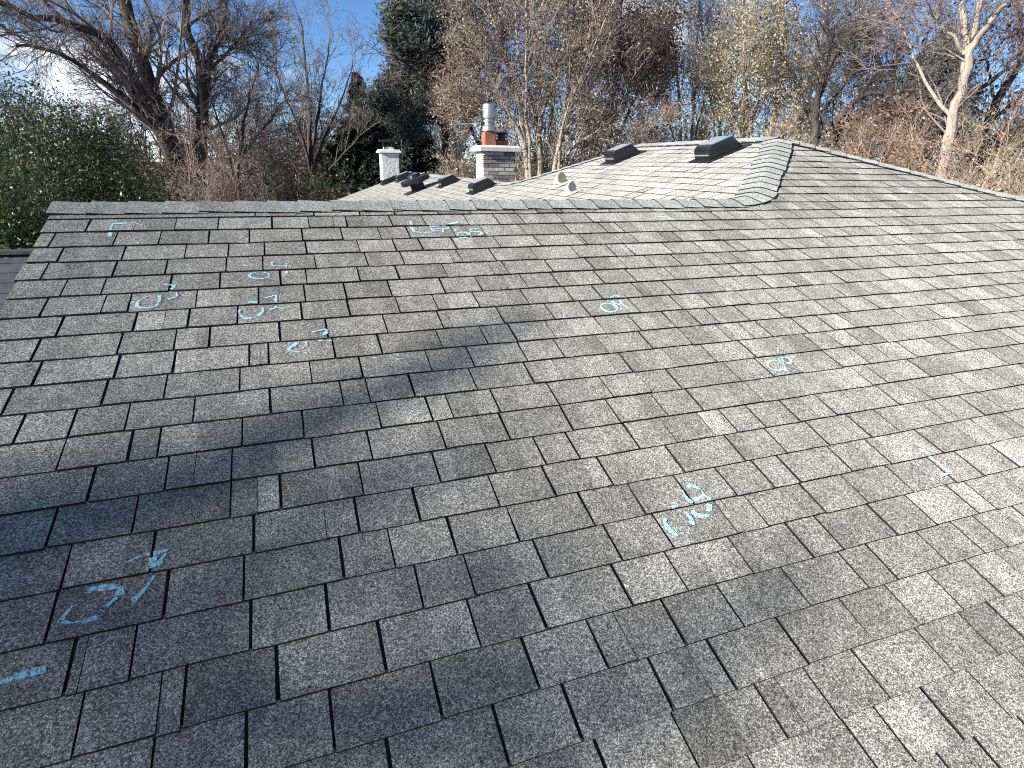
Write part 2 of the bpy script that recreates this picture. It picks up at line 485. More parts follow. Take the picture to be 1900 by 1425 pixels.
# joints read off the photograph, per course: (origin x, scale, bottom ends)
J = {}
def joints(k, x0, s, xs, seams=()):
    for q in xs: J.setdefault(k, []).append((x0+q/s, False))
    for q in seams: J.setdefault(k, []).append((x0+q/s, True))
A_ = (0, 3.8); B_ = (400, 3.167); D_ = (0, 3.167); C6 = (600, 3.167); C8 = (1200, 2.714); C3 = (900, 3.167)
joints(1, *A_, [605, 1232], [945]); joints(2, *A_, [345, 800, 1120, 1470]); joints(3, *A_, [405, 860, 1302])
joints(4, *A_, [290, 795, 1165]); joints(5, *A_, [430, 715, 1195]); joints(6, *A_, [285, 715, 900, 1380])
joints(7, *A_, [400, 940, 1325], [1150]); joints(8, *A_, [225, 830, 1228, 1475]); joints(9, *A_, [235, 810, 1220])
joints(0, *B_, [235, 580, 850, 1055, 1310, 1500], [475])
joints(1, *B_, [15, 335, 553, 778, 1042, 1237, 1490, 1670, 1818], [700])
joints(2, *B_, [200, 515, 750, 975, 1145, 1412, 1590, 1825]); joints(3, *B_, [75, 290, 538, 850, 1065, 1220, 1420, 1675])
joints(4, *B_, [62, 280, 592, 898, 1112, 1452, 1650], [1400]); joints(5, *B_, [25, 385, 540, 852, 1083, 1365, 1728], [1640])
joints(6, *B_, [255, 530, 772, 1038, 1352, 1568, 1838]); joints(7, *B_, [130, 512, 793, 1087, 1310, 1553])
joints(8, *B_, [382, 662, 1012, 1340, 1700], [1395]); joints(9, *B_, [200, 315, 705, 980, 1335, 1600, 1775], [265, 1630])
joints(10, *D_, [15, 600, 965, 1410, 1835], [1870]); joints(11, *D_, [85, 405, 735, 1135, 1592])
joints(12, *D_, [335, 750, 925, 1425, 1790]); joints(13, *D_, [515, 970, 1362, 1852], [1140])
joints(14, *D_, [275, 780, 1355, 1655], [1515]); joints(15, *D_, [360, 885, 1495])
joints(16, *D_, [270, 965, 1435]); joints(17, *D_, [380, 765, 1477], [460]); joints(18, *D_, [430, 1072, 1637], [920])
joints(19, *D_, [870, 1450]); joints(20, *D_, [350, 1180])
joints(10, 600, 3.167, [235, 640, 890, 1200]); joints(11, *C6, [120, 278, 540, 905, 1240])
joints(12, *C6, [343, 645, 767, 1040, 1385, 1702], [668]); joints(13, *C6, [290, 722, 1097, 1467, 1745], [965])
joints(14, *C6, [238, 690, 1015, 1308, 1505, 1855]); joints(15, *C6, [215, 573, 1037, 1367, 1702], [25])
joints(16, *C6, [125, 425, 790, 1155, 1595, 1895]); joints(17, *C6, [40, 592, 897, 1325, 1757])
joints(18, *C6, [370, 925, 1310, 1815], [1345]); joints(19, *C6, [70, 700, 1268, 1670], [1835])
joints(20, *C6, [430, 1095, 1525]); joints(21, *C6, [470, 1100, 1740])
joints(17, *C8, [135, 455, 610, 897, 1110, 1340], [490]); joints(18, *C8, [205, 535, 835, 985, 1255, 1450], [])
joints(16, *C8, [235, 450, 640]); joints(19, *C8, [195, 485, 820, 1115, 1260, 1515, 1695])
joints(20, *C8, [135, 445, 808, 1135, 1370, 1590, 1785], [335]); joints(21, *C8, [270, 705, 960, 1215, 1540, 1765], [810])
joints(22, *C8, [690, 1180, 1345, 1590, 1825]); joints(23, *C8, [1700])
joints(1, *C3, [465, 635, 835, 1120]); joints(2, *C3, [252, 510, 720]); joints(3, *C3, [95, 330, 605, 815], [585])
joints(4, *C3, [310, 555, 770, 880], [740]); joints(5, *C3, [400, 645, 835, 1000, 1160]); joints(6, *C3, [260, 440, 700, 890, 1120])
joints(7, *C3, [260, 520, 690, 930, 1115]); joints(8, *C3, [125, 410, 620, 910, 1160]); joints(9, *C3, [190, 415, 710, 915, 1120, 1265])

def u_on_line(px, v):
    Q = pf(0, v) - CAM
    return ((px-CXP)*(Q @ FW) - FPX*(Q @ RT))/(FPX*RT[0] - (px-CXP)*FW[0])

def course_v(k): return T0 - k*EXPO

def span(k):
    """(left, right, top shift left, top shift right, top v) ranges of a course on the front slope."""
    vb = course_v(k); vt = vb + EXPO + 0.012
    yb_ = FOOT[1] + vb*math.cos(SL); dy = (vt-vb)*math.cos(SL)
    if k >= 0: return [(RAKE, U_MAX, 0, 0, vt)]
    x0, x1 = PX-(PY-yb_)*HL, PX+(PY-yb_)*HR
    if k == -1:
        vt2 = V_R-0.004; dy2 = (vt2-vb)*math.cos(SL)
        m0, m1 = H1X+0.12, H2X-0.12
        return [(RAKE, m0, 0, 0, vt2), (m0, m1, 0.11, -0.11, vt), (m1, U_MAX, 0, 0, vt2)]
    if yb_ > PY-0.06: return []
    dy = min(dy, PY-yb_-0.005)
    return [(x0, x1, dy*HL, -dy*HR, vb+dy/math.cos(SL))]

def widths(lo, hi):
    out = []; u = lo
    while u < hi:
        w = float(rng.choice([rng.uniform(0.09, 0.15), rng.uniform(0.15, 0.24), rng.uniform(0.22, 0.34)], p=[0.25, 0.45, 0.3]))
        u += w
        out.append((u, rng.random() < 0.16))
    return out

def piece(k, u0, u1, g0, g1, plane, v0, v1, toneb, tl=0.0, tr=0.0, tb0=None):
    """One shingle tab: wedge with a dark cut edge. Returns verts, faces, material index, tone."""
    u0 += g0; u1 -= g1
    w = u1-u0
    ncol = 1 if w < 0.1 else (2 if w < 0.2 else 3)
    cuts = [0.0] + sorted(rng.uniform(0.2, 0.8, ncol-1).tolist()) + [1.0]
    dv = rng.normal(0, 0.0012); tb = (tb0 or TB) + rng.normal(0, 0.0012); sk = rng.normal(0, 0.0015)
    lift = rng.normal(0, 0.0008)
    V_, F_, m_, t_ = [], [], [], []
    for i, c in enumerate(cuts):
        u = u0+(u1-u0)*c
        wob = rng.normal(0, 0.0007)
        hb = tb + lift*(2*c-1)
        V_ += [plane(u+sk*0.5, v0+dv+wob, hb), plane(u-sk*0.5+tl*(1-c)+tr*c, v1, TT), plane(u+sk*0.5, v0+dv+wob, -0.001), plane(u-sk*0.5+tl*(1-c)+tr*c, v1, -0.001)]
    for i in range(ncol):
        a = 4*i; b = a+4
        F_.append((a, b, b+1, a+1)); m_.append(0); t_.append(toneb + rng.normal(0, 0.085))
        F_.append((a+2, b+2, b, a)); m_.append(1); t_.append(0.5)
    F_.append((0, 1, 3, 2)); m_.append(1); t_.append(0.5)
    b = 4*ncol
    F_.append((b+1, b, b+2, b+3)); m_.append(1); t_.append(0.5)
    return np.array(V_), np.array(F_), np.array(m_), np.array(t_)

def course_pieces(lo, hi, js, plane, v0, v1, k, tl=0.0, tr=0.0, slot=0.0048, tb0=None):
    res = []
    prev, g0 = lo, 0.0
    js = [q for q in js if lo+max(tl, 0)+0.01 < q[0] < hi+min(tr, 0)-0.01]
    for (u, seam) in js + [(hi, None)]:
        u = min(u, hi)
        g = 0.0 if seam is None else (0.0012 if seam else slot*rng.uniform(0.55, 1.1))
        if u-prev > 0.015:
            res.append((piece(k, prev, u, g0, g, plane, v0, v1, 0.5 + rng.normal(0, 0.065), tl if prev == lo else 0.0, tr if seam is None else 0.0, tb0), (prev+u)/2))
        prev, g0 = u, g
        if u >= hi: break
    return res

pieces = []
for k in range(-13, 30):
    v0 = course_v(k)
    for lo, hi, tl, tr, v1 in span(k):
        known = sorted((u_on_line(px, v0), s) for px, s in J.get(k, []))
        js = []
        for u, s in known:
            if lo+0.02 < u < hi and (not js or u-js[-1][0] > 0.022): js.append((u, s))
        rest_lo = js[-1][0] if js else lo
        js += [q for q in widths(rest_lo, hi) if q[0] < hi]
        off = rng.normal(0, 0.0025); ph = rng.uniform(0, 6.28)
        def plane(u, v, h, off=off, ph=ph):
            return pf(u, v + off*0.4 + 0.0018*math.sin(u*1.7+ph), h)
        lo_j = lo + (rng.normal(0, 0.004) if lo == RAKE else 0)
        for (pc, um) in course_pieces(lo_j, hi, js, plane, v0, v1, k, tl, tr):
            q = project(pc[0][[0, 1, -4, -3]])
            ins = ((q[:, 0] > -5) & (q[:, 0] < 1905) & (q[:, 1] > -5) & (q[:, 1] < 1430)).mean()
            wv = (pc[0][[0, 1, -4, -3]] - CAM) @ FW
            area = 0.0
            if (wv > 0.1).all():
                d1 = q[3]-q[0]; d2 = q[2]-q[1]
                area = 0.5*abs(d1[0]*d2[1]-d1[1]*d2[0])*ins
            pieces.append((area, pc))
pieces.sort(key=lambda t: -t[0])
GM = [M['granule'], M['edge']]
for area, (V_, F_, m_, t_) in pieces[:300]:
    c = V_.mean(0)
    o = new_obj('shingle', fast_mesh('shingle', V_-c, F_, t_, m_), front, GM)
    o.location = c - HOFF*0
    o.matrix_parent_inverse = Matrix.Identity(4)
def merge(pcs):
    Vs, Fs, Ms, Ts = [], [], [], []; b = 0
    for (V_, F_, m_, t_) in pcs:
        Vs.append(V_); Fs.append(F_+b); Ms.append(m_); Ts.append(t_); b += len(V_)
    return np.concatenate(Vs), np.concatenate(Fs), np.concatenate(Ts), np.concatenate(Ms)
V_, F_, t_, m_ = merge([p for a, p in pieces[300:]])
tag(new_obj('shingle_field', fast_mesh('shingle_field', V_, F_, t_, m_), front, GM), kind='stuff')

# shingles of the left-facing slope
pcs = []
nrow = int(math.hypot(PX-EAVE_X, (PX-EAVE_X)*TL)/EXPO)
for r in range(nrow+1):
    s0 = r*EXPO; x0 = EAVE_X + s0*math.cos(AL); s1 = s0+EXPO+0.012
    xm = x0 + 0.5*EXPO*math.cos(AL)
    if x0 > PX-0.03: continue
    smax = math.hypot(PX-EAVE_X, (PX-EAVE_X)*TL)-0.003
    s1 = min(s1, smax)
    xt = EAVE_X + s1*math.cos(AL)
    lo_f = lambda x: valley_y(x) if x < H1X else PY-(PX-x)/HL
    hi_f = lambda x: 17.02 if x < LRX else P2[1] + (PX-x)/(PX-LRX)*(LR0[1]-P2[1])
    lo, hi, lo_t, hi_t = lo_f(x0), hi_f(x0), lo_f(xt), hi_f(xt)
    if x0 < LRX < xt: hi = hi_t = LR0[1]
    if hi-lo < 0.05: continue
    off = rng.normal(0, 0.002)
    def plane(u, v, h, off=off):
        # u runs along -y so that faces keep their winding
        return pl(EAVE_X + (v+off)*math.cos(AL), -u, h)
    js = [(q, sm) for q, sm in widths(-hi, -lo) if q < -lo]
    pcs += [p for p, um in course_pieces(-hi, -lo, js, plane, s0, s1, r, -hi_t+hi, -lo_t+lo, slot=0.0075, tb0=0.0085)]
    if x0 < LRX < xt:        # the part of this course that stops at the low ridge
        js = [(q, sm) for q, sm in widths(-17.02, -LR0[1]) if q < -LR0[1]]
        pcs += [p for p, um in course_pieces(-17.02, -LR0[1], js, plane, s0, s0+(LRX-x0)/math.cos(AL), r, slot=0.0075, tb0=0.0085)]
V_, F_, t_, m_ = merge(pcs)
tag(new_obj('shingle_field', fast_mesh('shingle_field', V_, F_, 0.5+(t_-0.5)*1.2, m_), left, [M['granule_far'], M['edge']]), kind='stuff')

# ------------------------------------------------------------------ ridge and hip caps
def smooth_path(pts, rad, n=9):
    """Polyline with rounded corners, resampled densely."""
    pts = [np.asarray(p, float) for p in pts]
    out = [pts[0]]
    for i in range(1, len(pts)-1):
        a = pts[i] + (pts[i-1]-pts[i])/np.linalg.norm(pts[i-1]-pts[i])*rad
        c = pts[i] + (pts[i+1]-pts[i])/np.linalg.norm(pts[i+1]-pts[i])*rad
        for t in np.linspace(0, 1, n):
            out.append((1-t)**2*a + 2*t*(1-t)*pts[i] + t*t*c)
    out.append(pts[-1])
    return np.array(out)

def cap_run(pts, n_first, n_second, n_side, rad=0.3, expo=0.17, hw=0.145, corner=1, tone=0.5, lift=0.012, n_side2=None):
    """Overlapping cap shingles folded over a ridge; n_side = normal of the slope on the right hand of
    travel, n_first/n_second = normal of the slope on the left hand before and after the corner."""
    path = smooth_path(pts, rad)
    seg = np.linalg.norm(np.diff(path, axis=0), axis=1)
    cum = np.concatenate([[0], np.cumsum(seg)]); L = cum[-1]
    cl = None
    if len(pts) > 2: cl = np.linalg.norm(np.asarray(pts[1])-np.asarray(pts[0]))
    def P(s): 
        s = min(max(s, 0), L); return np.array([np.interp(s, cum, path[:, i]) for i in range(3)])
    def fr(s):
        t = P(min(s+0.02, L))-P(max(s-0.02, 0)); t /= np.linalg.norm(t)
        w = 0.0 if cl is None else min(1, max(0, (s-(cl-rad))/(2*rad)))
        nl = (1-w)*np.asarray(n_first)+w*np.asarray(n_second); nl /= np.linalg.norm(nl)
        ns = np.asarray(n_side) if n_side2 is None else (1-w)*np.asarray(n_side)+w*np.asarray(n_side2)
        dr = np.cross(t, ns); dl = -np.cross(t, nl)
        dr /= np.linalg.norm(dr); dl /= np.linalg.norm(dl)
        up = nl+ns; up /= np.linalg.norm(up)
        return t, dl, dr, up, nl, ns
    s = 0.0
    while s < L-0.02:
        e = (expo if (cl is None or s < cl-0.1) else 0.15)*rng.uniform(0.97, 1.03)
        s1 = min(s+e+0.05, L)
        V_, F_, m_, t_ = [], [], [], []
        hws = hw*rng.uniform(0.96, 1.04); jl = rng.normal(0, 0.004)
        tn = tone + rng.normal(0, 0.16)
        nst = 3
        for i in range(nst+1):
            q = s+(s1-s)*i/nst
            t, dl, dr, up, nl, nr_ = fr(q)
            h = lift+0.011*(1-i/nst) + rng.normal(0, 0.0008)
            c = P(q)
            prof = []
            for a, d, n_ in ((1.0, dl, nl), (0.6, dl, nl), (0.22, dl, nl)):
                prof.append(c + d*(hws*a+jl) + n_*h - up*0.002*(1-a))
            prof.append(c + up*(h-0.006))
            for a, d, n_ in ((0.22, dr, nr_), (0.6, dr, nr_), (1.0, dr, nr_)):
                prof.append(c + d*(hws*a-jl) + n_*h - up*0.002*(1-a))
            low = [prof[0]-nl*(h-0.001)*0.55, *prof[1:6], prof[6]-nr_*(h-0.001)*0.55]
            low = [low[0]] + [q2 - up*0.006 for q2 in prof[1:6]] + [low[6]]
            V_ += prof + low
        for i in range(nst):
            a = 14*i; b = a+14
            for j in range(6):
                F_.append((a+j, b+j, b+j+1, a+j+1)); m_.append(0); t_.append(tn+rng.normal(0, 0.05))
            F_.append((a+7, b+7, b, a)); m_.append(1); t_.append(.5)
            F_.append((a+6, b+6, b+13, a+13)); m_.append(1); t_.append(.5)
        for j in range(6):
            F_.append((j, j+1, j+8, j+7)); m_.append(1); t_.append(.5)
        V_ = np.array(V_); c = V_.mean(0)
        F_ = np.array(F_)
        o = new_obj('ridge_cap', fast_mesh('ridge_cap', V_-c, F_[:, ::-1], t_, m_), house, [M['cap'], M['edge']])
        o.location = c
        o.matrix_parent_inverse = Matrix.Translation(-Vector(HOFF))
        s += e
ridge0 = (RAKE-0.01, Y_R, Z_R)
cap_run([ridge0, (H1X, Y_R, Z_R), P_ - np.array([0.03, 0.03, 0.0])], nb, NL, NF)
# right hand ridge and hip (travel from the right, front slope on the left hand)
cap_run([(U_MAX, Y_R, Z_R), (H2X, Y_R, Z_R), P_ + np.array([0.03, -0.03, 0.0])], NF, NF, nb, n_side2=nr/np.linalg.norm(nr))
cap_run([P2, P_ + np.array([0, 0.0, 0.012])], nr, nr, NL, expo=0.2)
cap_run([LR1, LR0, P2], nr, nr, NL, rad=0.35, tone=0.75)

# ------------------------------------------------------------------ chalk marks
def chalk(name, x0, y0, s, strokes, wd=0.010, dens=0.0):
    Vs, Fs, Ts = [], [], []
    for st in strokes:
        st = list(st); d = dens
        pts = []
        for (a, b) in st:
            r = ray(x0+a/s, y0+b/s); t = -HC/(r @ NF); Q = CAM + r*t - FOOT
            pts.append((Q[0], Q @ VF))
        pts = np.array(pts)
        seg = np.linalg.norm(np.diff(pts, axis=0), axis=1); cum = np.concatenate([[0], np.cumsum(seg)])
        n = max(2, int(cum[-1]/0.006))
        ss = np.linspace(0, cum[-1], n+1)
        q = np.stack([np.interp(ss, cum, pts[:, i]) for i in range(2)], 1)
        tg = np.gradient(q, axis=0); tg /= np.linalg.norm(tg, axis=1)[:, None]+1e-9
        nn = np.stack([-tg[:, 1], tg[:, 0]], 1)
        wv = wd*(0.75+0.35*np.sin(ss*40+rng.uniform(0, 6))) + rng.normal(0, wd*0.12, n+1)
        for i in range(n):
            cen = (q[i]+q[i+1])/2
            fr_ = ((cen[1]-T0)/EXPO) % 1.0
            if fr_ > 0.97 or fr_ < 0.02: continue
            vb = cen[1]-fr_*EXPO
            tone = d + 0.25*math.sin(i*0.05+len(Vs)) 
            rows = 2
            for j in range(rows):
                f0, f1 = -1+2*j/rows, -1+2*(j+1)/rows
                b = len(Vs)
                for (w_, ff) in ((i, f0), (i+1, f0), (i+1, f1), (i, f1)):
                    uu, vv = q[w_] + nn[w_]*wv[w_]*ff
                    hh = TB + (TT-TB)*(vv-vb)/(EXPO+0.012) + 0.0042
                    Vs.append(pf(uu, vv, hh))
                Fs.append((b, b+1, b+2, b+3)); Ts.append(tone*0.4)
    o = new_obj(name, fast_mesh(name, np.array(Vs), np.array(Fs), np.array(Ts)), front, [M['chalk']])
    return o
def circ(cx, cy, rx, ry, a0=0, a1=360, n=14, rot=0):
    c, s = math.cos(math.radians(rot)), math.sin(math.radians(rot))
    out = []
    for t in np.linspace(math.radians(a0), math.radians(a1), n):
        x, y = rx*math.cos(t), ry*math.sin(t)
        out.append((cx+x*c-y*s, cy+x*s+y*c))
    return out
CH = [
 (0, 350, 3.8, [[(775,350),(790,290),(800,262),(850,258),(960,255),(1010,275)]], .008, .12),
 (0, 350, 3.8, [[(1125,765),(1130,800),(1105,850),(1060,862),(1000,860),(968,845),(975,815),(1000,790),(1040,770)],
                [(1155,692),(1230,697),(1235,712),(1210,728)],[(1195,738),(1250,742),(1250,770),(1190,795)]], .006, .1),
 (430, 470, 4.533, [circ(235,200,85,32,10,350), [(340,95),(345,125),(400,125),(465,122)], [(465,100),(460,135)],[(455,165),(465,185)]], .006, .1),
 (430, 470, 4.533, [[(215,432),(140,436)],[(75,485),(62,515),(85,550),(125,570),(170,568)],[(265,470),(262,505),(225,545)],
                    [(285,395),(340,380),(375,365),(372,430)],[(372,450),(372,480)],[(318,490),(375,468),(440,480)]], .007, .15),
 (430, 470, 4.533, [[(570,742),(615,738)],[(555,765),(500,800),(475,825),(540,850),(575,850)],[(625,755),(630,790),(590,815)],[(540,780),(525,805)],
                    [(680,685),(740,665),(800,658),(795,690),(770,710)],[(730,745),(780,752),(845,745)]], .007, .15),
 (740, 400, 10.556, [[(225,150),(255,235)],[(260,262),(290,330),(320,358),(450,368),(640,362)],[(630,270),(655,350)],[(600,232),(880,228),(960,210),(1160,180)],
                     [(670,292),(820,285)],[(665,300),(690,350)],[(680,330),(790,325)],[(860,262),(870,365)],[(900,285),(985,268)],[(1100,300),(1130,325)],
                     circ(1250,410,105,48,0,350),[(1375,300),(1560,285)],[(1385,300),(1420,365)],[(1430,360),(1500,345),(1590,355)],[(1380,370),(1400,440),(1560,430),(1640,395),(1590,360)]], .0065, .3),
 (1190, 395, 18.14, [[(405,210),(560,190),(880,195),(1010,325)]], .007, .3),
 (1100, 535, 23.75, [circ(690,930,360,200,0,360,18,12),[(740,500),(850,450),(960,410)],[(1000,400),(1180,505)],[(830,620),(900,700),(1060,775),(1220,770)],[(1150,580),(1250,730),(1400,850),(1500,960)]], .0065, .1),
 (1410, 640, 20.36, [circ(560,840,330,190,20,330,18,15),[(640,200),(625,430)],[(650,570),(760,690),(870,800),(910,960),(950,1080)],[(700,510),(850,520),(1000,510),(1100,600),(1150,730),(1040,760),(930,720)],[(760,560),(880,700)]], .0065, .12),
 (1210, 885, 11.4, [[(265,910),(240,970),(300,1100),(400,1210),(530,1290)],[(735,1240),(750,1120)],[(830,1050),(810,930),(690,770)],[(390,700),(520,660)],
                    [(610,320),(700,500),(820,600)],[(730,260),(780,210),(900,250),(1010,320),(1060,400),(1020,470),(860,540)],[(1060,420),(1140,480),(1210,530)],
                    [(1190,600),(1200,680),(1160,760)],[(840,740),(900,840),(1020,860),(1190,845)]], .008, .18),
 (1690, 820, 10.58, [[(120,175),(320,275)],[(345,310),(500,440),(690,600),(770,640)],[(770,650),(640,670),(540,700)],[(400,750),(370,790)]], .008, .25),
 (100, 1000, 5.287, [[(715,255),(830,205),(950,165)],[(985,170),(1070,145),(1130,130)],[(1110,160),(1060,230),(1030,300)],[(985,310),(985,200)],[(945,310),(920,325)],[(990,370),(930,470),(840,580),(780,635)],
                     [(345,545),(380,500),(470,495),(640,480)],[(665,480),(655,570)],[(630,590),(530,680)],[(200,670),(120,770),(90,820)],[(95,830),(180,850),(340,825),(450,790)]], .0085, .2),
 (0, 1000, 3.167, [[(-30,875),(60,840),(180,800),(280,775)],[(-10,640),(15,605)]], .009, .2),
]
for (x0, y0, s, st, wd, dn) in CH:
    chalk('chalk_mark', x0, y0, s, st, wd, dn)

# ------------------------------------------------------------------ roof vents on the left-facing slope
def box_vent(x, y, wid, lng, hgt, back=0.28, label=None):
    """Slant-back static vent; low end faces down the slope."""
    root_m = MB()
    base = pl(x, y)
    yv = np.array([0, 1.0, 0])
    def L(s, w, h): return base + UL*s + yv*w + NL*h
    hw = wid/2
    r = hgt*0.28
    prof = [(0, 0.016), (0, hgt*0.62), (0.02*lng, hgt*0.8), (0.07*lng, hgt*0.93), (0.16*lng, hgt), (lng*(1-back), hgt*1.02), (lng, 0.016)]
    k = len(prof)
    rg = []
    for w in (-hw, -hw+0.012, hw-0.012, hw):
        ins = 0.985 if abs(w) == hw else 1.0
        rg.append([L(s if 0 < i < k-1 else s, w, h*ins) for i, (s, h) in enumerate(prof)])
    root_m.rings(rg, True, True)
    o = root_m.build('roof_vent', M['vent_black'], None)
    under(o, house)
    f = MB()
    f.box(L(lng*0.5, 0, 0.0145), UL*(lng*0.5+0.06), yv*(hw+0.055), NL*0.0035)
    g = f.build('flange', M['black_metal'], o)
    tp_ = MB()    # flat, sun-faded top sheet
    tp_.box(L(lng*(0.16+1-back)/2, 0, hgt*1.01+0.002), UL*(lng*(1-back-0.16)/2)+NL*hgt*0.01, yv*(hw-0.006), NL*0.002)
    tp_.build('top_sheet', M['faded'], o)
    lo = MB()     # louvre slot across the low face
    lo.box(L(-0.003, 0, hgt*0.42), UL*0.003, yv*(hw*0.9), NL*0.006)
    lo.build('louvre', M['greyblue'], o)
    lo2 = MB()
    lo2.box(L(-0.002, 0, hgt*0.22), UL*0.003, yv*(hw*0.86), NL*(hgt*0.12))
    lo2.build('grille', M['dark_hole'], o)
    return o
box_vent(4.13, 5.42, 0.25, 0.42, 0.155)
box_vent(4.04, 7.22, 0.25, 0.40, 0.155)
box_vent(2.74, 9.24, 0.26, 0.40, 0.15)
box_vent(2.76, 11.4, 0.26, 0.38, 0.15)
box_vent(2.66, 15.6, 0.26, 0.44, 0.15)

# power ventilator: wide disc hood over a neck
bse = pl(2.52, 12.3)
m_ = MB(); m_.lathe(bse, NL, [(0, 0.17), (0.02, 0.17), (0.021, 0.14), (0.20, 0.14)], 20)
pv = under(m_.build('power_ventilator', M['black_metal'], None, smooth=True), house)
m_ = MB(); m_.lathe(bse+NL*0.155, NL, [(0, 0.29), (0.015, 0.305), (0.075, 0.305), (0.10, 0.28), (0.112, 0.15), (0.16, 0.13), (0.18, 0.06), (0.182, 0.01)], 28)
m_.build('hood', M['vent_black'], pv, smooth=True)
m_ = MB(); m_.box(bse+NL*0.0105, UL*0.3, (0, 0.26, 0), NL*0.0105*0.5)
m_.build('flange', M['black_metal'], pv)

# goose-neck exhaust hoods
def exhaust(x, y, r, mface):
    base = pl(x, y)
    m = MB()
    fdir = np.array([0.20, -0.97, 0.02]); fdir /= np.linalg.norm(fdir)
    up = np.array([0, 0, 1.0])
    rings = []
    for i in range(9):       # bent barrel from the roof up and over
        t = i/8
        ang = t*math.radians(85)
        c = base + NL*0.0 + up*(0.01 + r*1.25*math.sin(ang)) + fdir*(r*0.9*(1-math.cos(ang)) - r*0.7)
        ax = up*math.cos(ang) + fdir*math.sin(ang)
        sd = np.cross(fdir, up); sd /= np.linalg.norm(sd); vv = np.cross(sd, ax)
        rr = r*(1.12-0.12*t)
        rings.append([c + (sd*math.cos(a)+vv*math.sin(a))*rr for a in np.linspace(0, 2*math.pi, 16, endpoint=False)])
    m.rings(rings, True, True)
    o = under(m.build('exhaust_hood', M['lead'], None, smooth=True), house)
    c = np.mean(rings[-1], axis=0)
    ax = up*math.cos(math.radians(85)) + fdir*math.sin(math.radians(85))
    d = MB(); d.lathe(c-ax*0.012, ax, [(0.013, r*0.88), (0.0165, r*0.88)], 16)
    d.build('mesh_screen', mface, o)
    d = MB(); d.lathe(c-ax*0.02, ax, [(0, r*1.02), (0.004, r*1.10), (0.022, r*1.10), (0.022, r*0.93), (0.010, r*0.92)], 20, caps=False)
    d.build('rim', M['lead'], o, smooth=True)
    d = MB(); d.box(base+NL*0.0145, UL*r*2.1, (0, r*2.0, 0), NL*0.003)
    d.build('flange', M['lead'], o)
    return o
exhaust(3.31, 7.16, 0.062, M['tan'])
exhaust(3.12, 6.45, 0.052, M['greyblue'])

# ------------------------------------------------------------------ white stucco chimney
x0, x1, y0, y1 = 2.36, 2.80, 16.05, 16.5
zt = at(720, 284, math.hypot(2.5, 16.1))[2]
m_ = MB()
gs = 7
zb = pl(2.2, 16)[2]-0.3
m_.aabox(x0, x1, y0, y1, zb, zt)
wc = under(m_.build('stucco_chimney', M['stucco'], None, bevel=0.012), house)
m_ = MB(); m_.aabox(x0-0.06, x1+0.06, y0-0.06, y1+0.06, zt+0.002, zt+0.055); m_.aabox(x0-0.035, x1+0.035, y0-0.035, y1+0.035, zt+0.057, zt+0.085)
m_.build('cap', M['white_paint'], wc, bevel=0.008)
m_ = MB(); m_.aabox(x0+0.1, x1-0.1, y0+0.1, y1-0.1, zt+0.087, zt+0.15)
m_.build('flue', M['concrete'], wc)
m_ = MB()
for xx in (x0+0.09, x1-0.09):
    for yy in (y0+0.09, y1-0.09):
        m_.box((xx, yy, zt+0.18), (0.012, 0, 0), (0, 0.012, 0), (0, 0, 0.09))
m_.build('cap_leg', M['black_metal'], wc)
m_ = MB(); m_.aabox(x0+0.0, x1-0.0, y0+0.0, y1-0.0, zt+0.272, zt+0.295); m_.aabox(x0+0.08, x1-0.08, y0+0.08, y1-0.08, zt+0.297, zt+0.32)
m_.build('rain_cap', M['black_metal'], wc)
m_ = MB()   # stepped flashing
fl = [pl(x0-0.012, y0-0.012, 0.0), pl(x1+0.012, y0-0.012, 0.0)]
m_.add([fl[0], fl[1], fl[1]+np.array([0, 0, .14]), fl[0]+np.array([0, 0, .14]),
        pl(x0-0.012, y1), pl(x0-0.012, y1)+np.array([0, 0, .14])], [(0, 1, 2, 3), (4, 0, 3, 5)])
m_.build('flashing', M['black_metal'], wc)
m_ = MB()   # small aerial bracket
m_.box((x1+0.09, y0+0.05, zt+0.05), (0.006, 0, 0), (0, 0.006, 0), (0, 0, 0.28))
m_.box((x1+0.14, y0+0.05, zt+0.02), (0.06, 0, -0.10), (0, 0.006, 0), (0.004, 0, 0.004))
m_.build('aerial_bracket', M['steel'], wc)

# ------------------------------------------------------------------ brick chimney
DB = 11.2
pA = at(897, 283, DB); pB = at(957, 283, DB)
bx0, bx1 = pA[0], pA[0] + 0.62
by0 = pA[1]; by1 = by0 + 0.46
bz1 = at(897, 281, DB)[2]; bz0 = pl(3.0, 12)[2]-0.9
m_ = MB(); m_.aabox(bx0+0.008, bx1-0.008, by0+0.008, by1-0.008, bz0, bz1)
bc = under(m_.build('brick_chimney', M['mortar'], None), house)
m_ = MB()
cz0, cz1 = bz1+0.002, bz1+0.095
rs = []
for (z, e) in ((cz0, 0.085), (cz0+0.075, 0.085), (cz1+0.012, 0.03)):
    rs.append([(bx0-e, by0-e, z), (bx1+e, by0-e, z), (bx1+e, by1+e, z), (bx0-e, by1+e, z)])
m_.rings(rs)
m_.build('cap', M['concrete'], bc, bevel=0.008)
brick_me = {}
def brick(x, y, z, lx, ly, lz, mt):
    key = (round(lx, 3), round(ly, 3), mt.name)
    if key not in brick_me:
        b = MB(); b.aabox(-lx/2, lx/2, -ly/2, ly/2, -lz/2, lz/2)
        me = bpy.data.meshes.new('brick'); me.from_pydata(b.v, [], b.f); me.materials.append(mt); brick_me[key] = me
    o = bpy.data.objects.new('brick', brick_me[key]); COL.objects.link(o)
    o.parent = bc; o.location = (x, y, z)
    return o
ch = 0.066; bl = 0.2
nz = int((bz1-bz0)/ch)
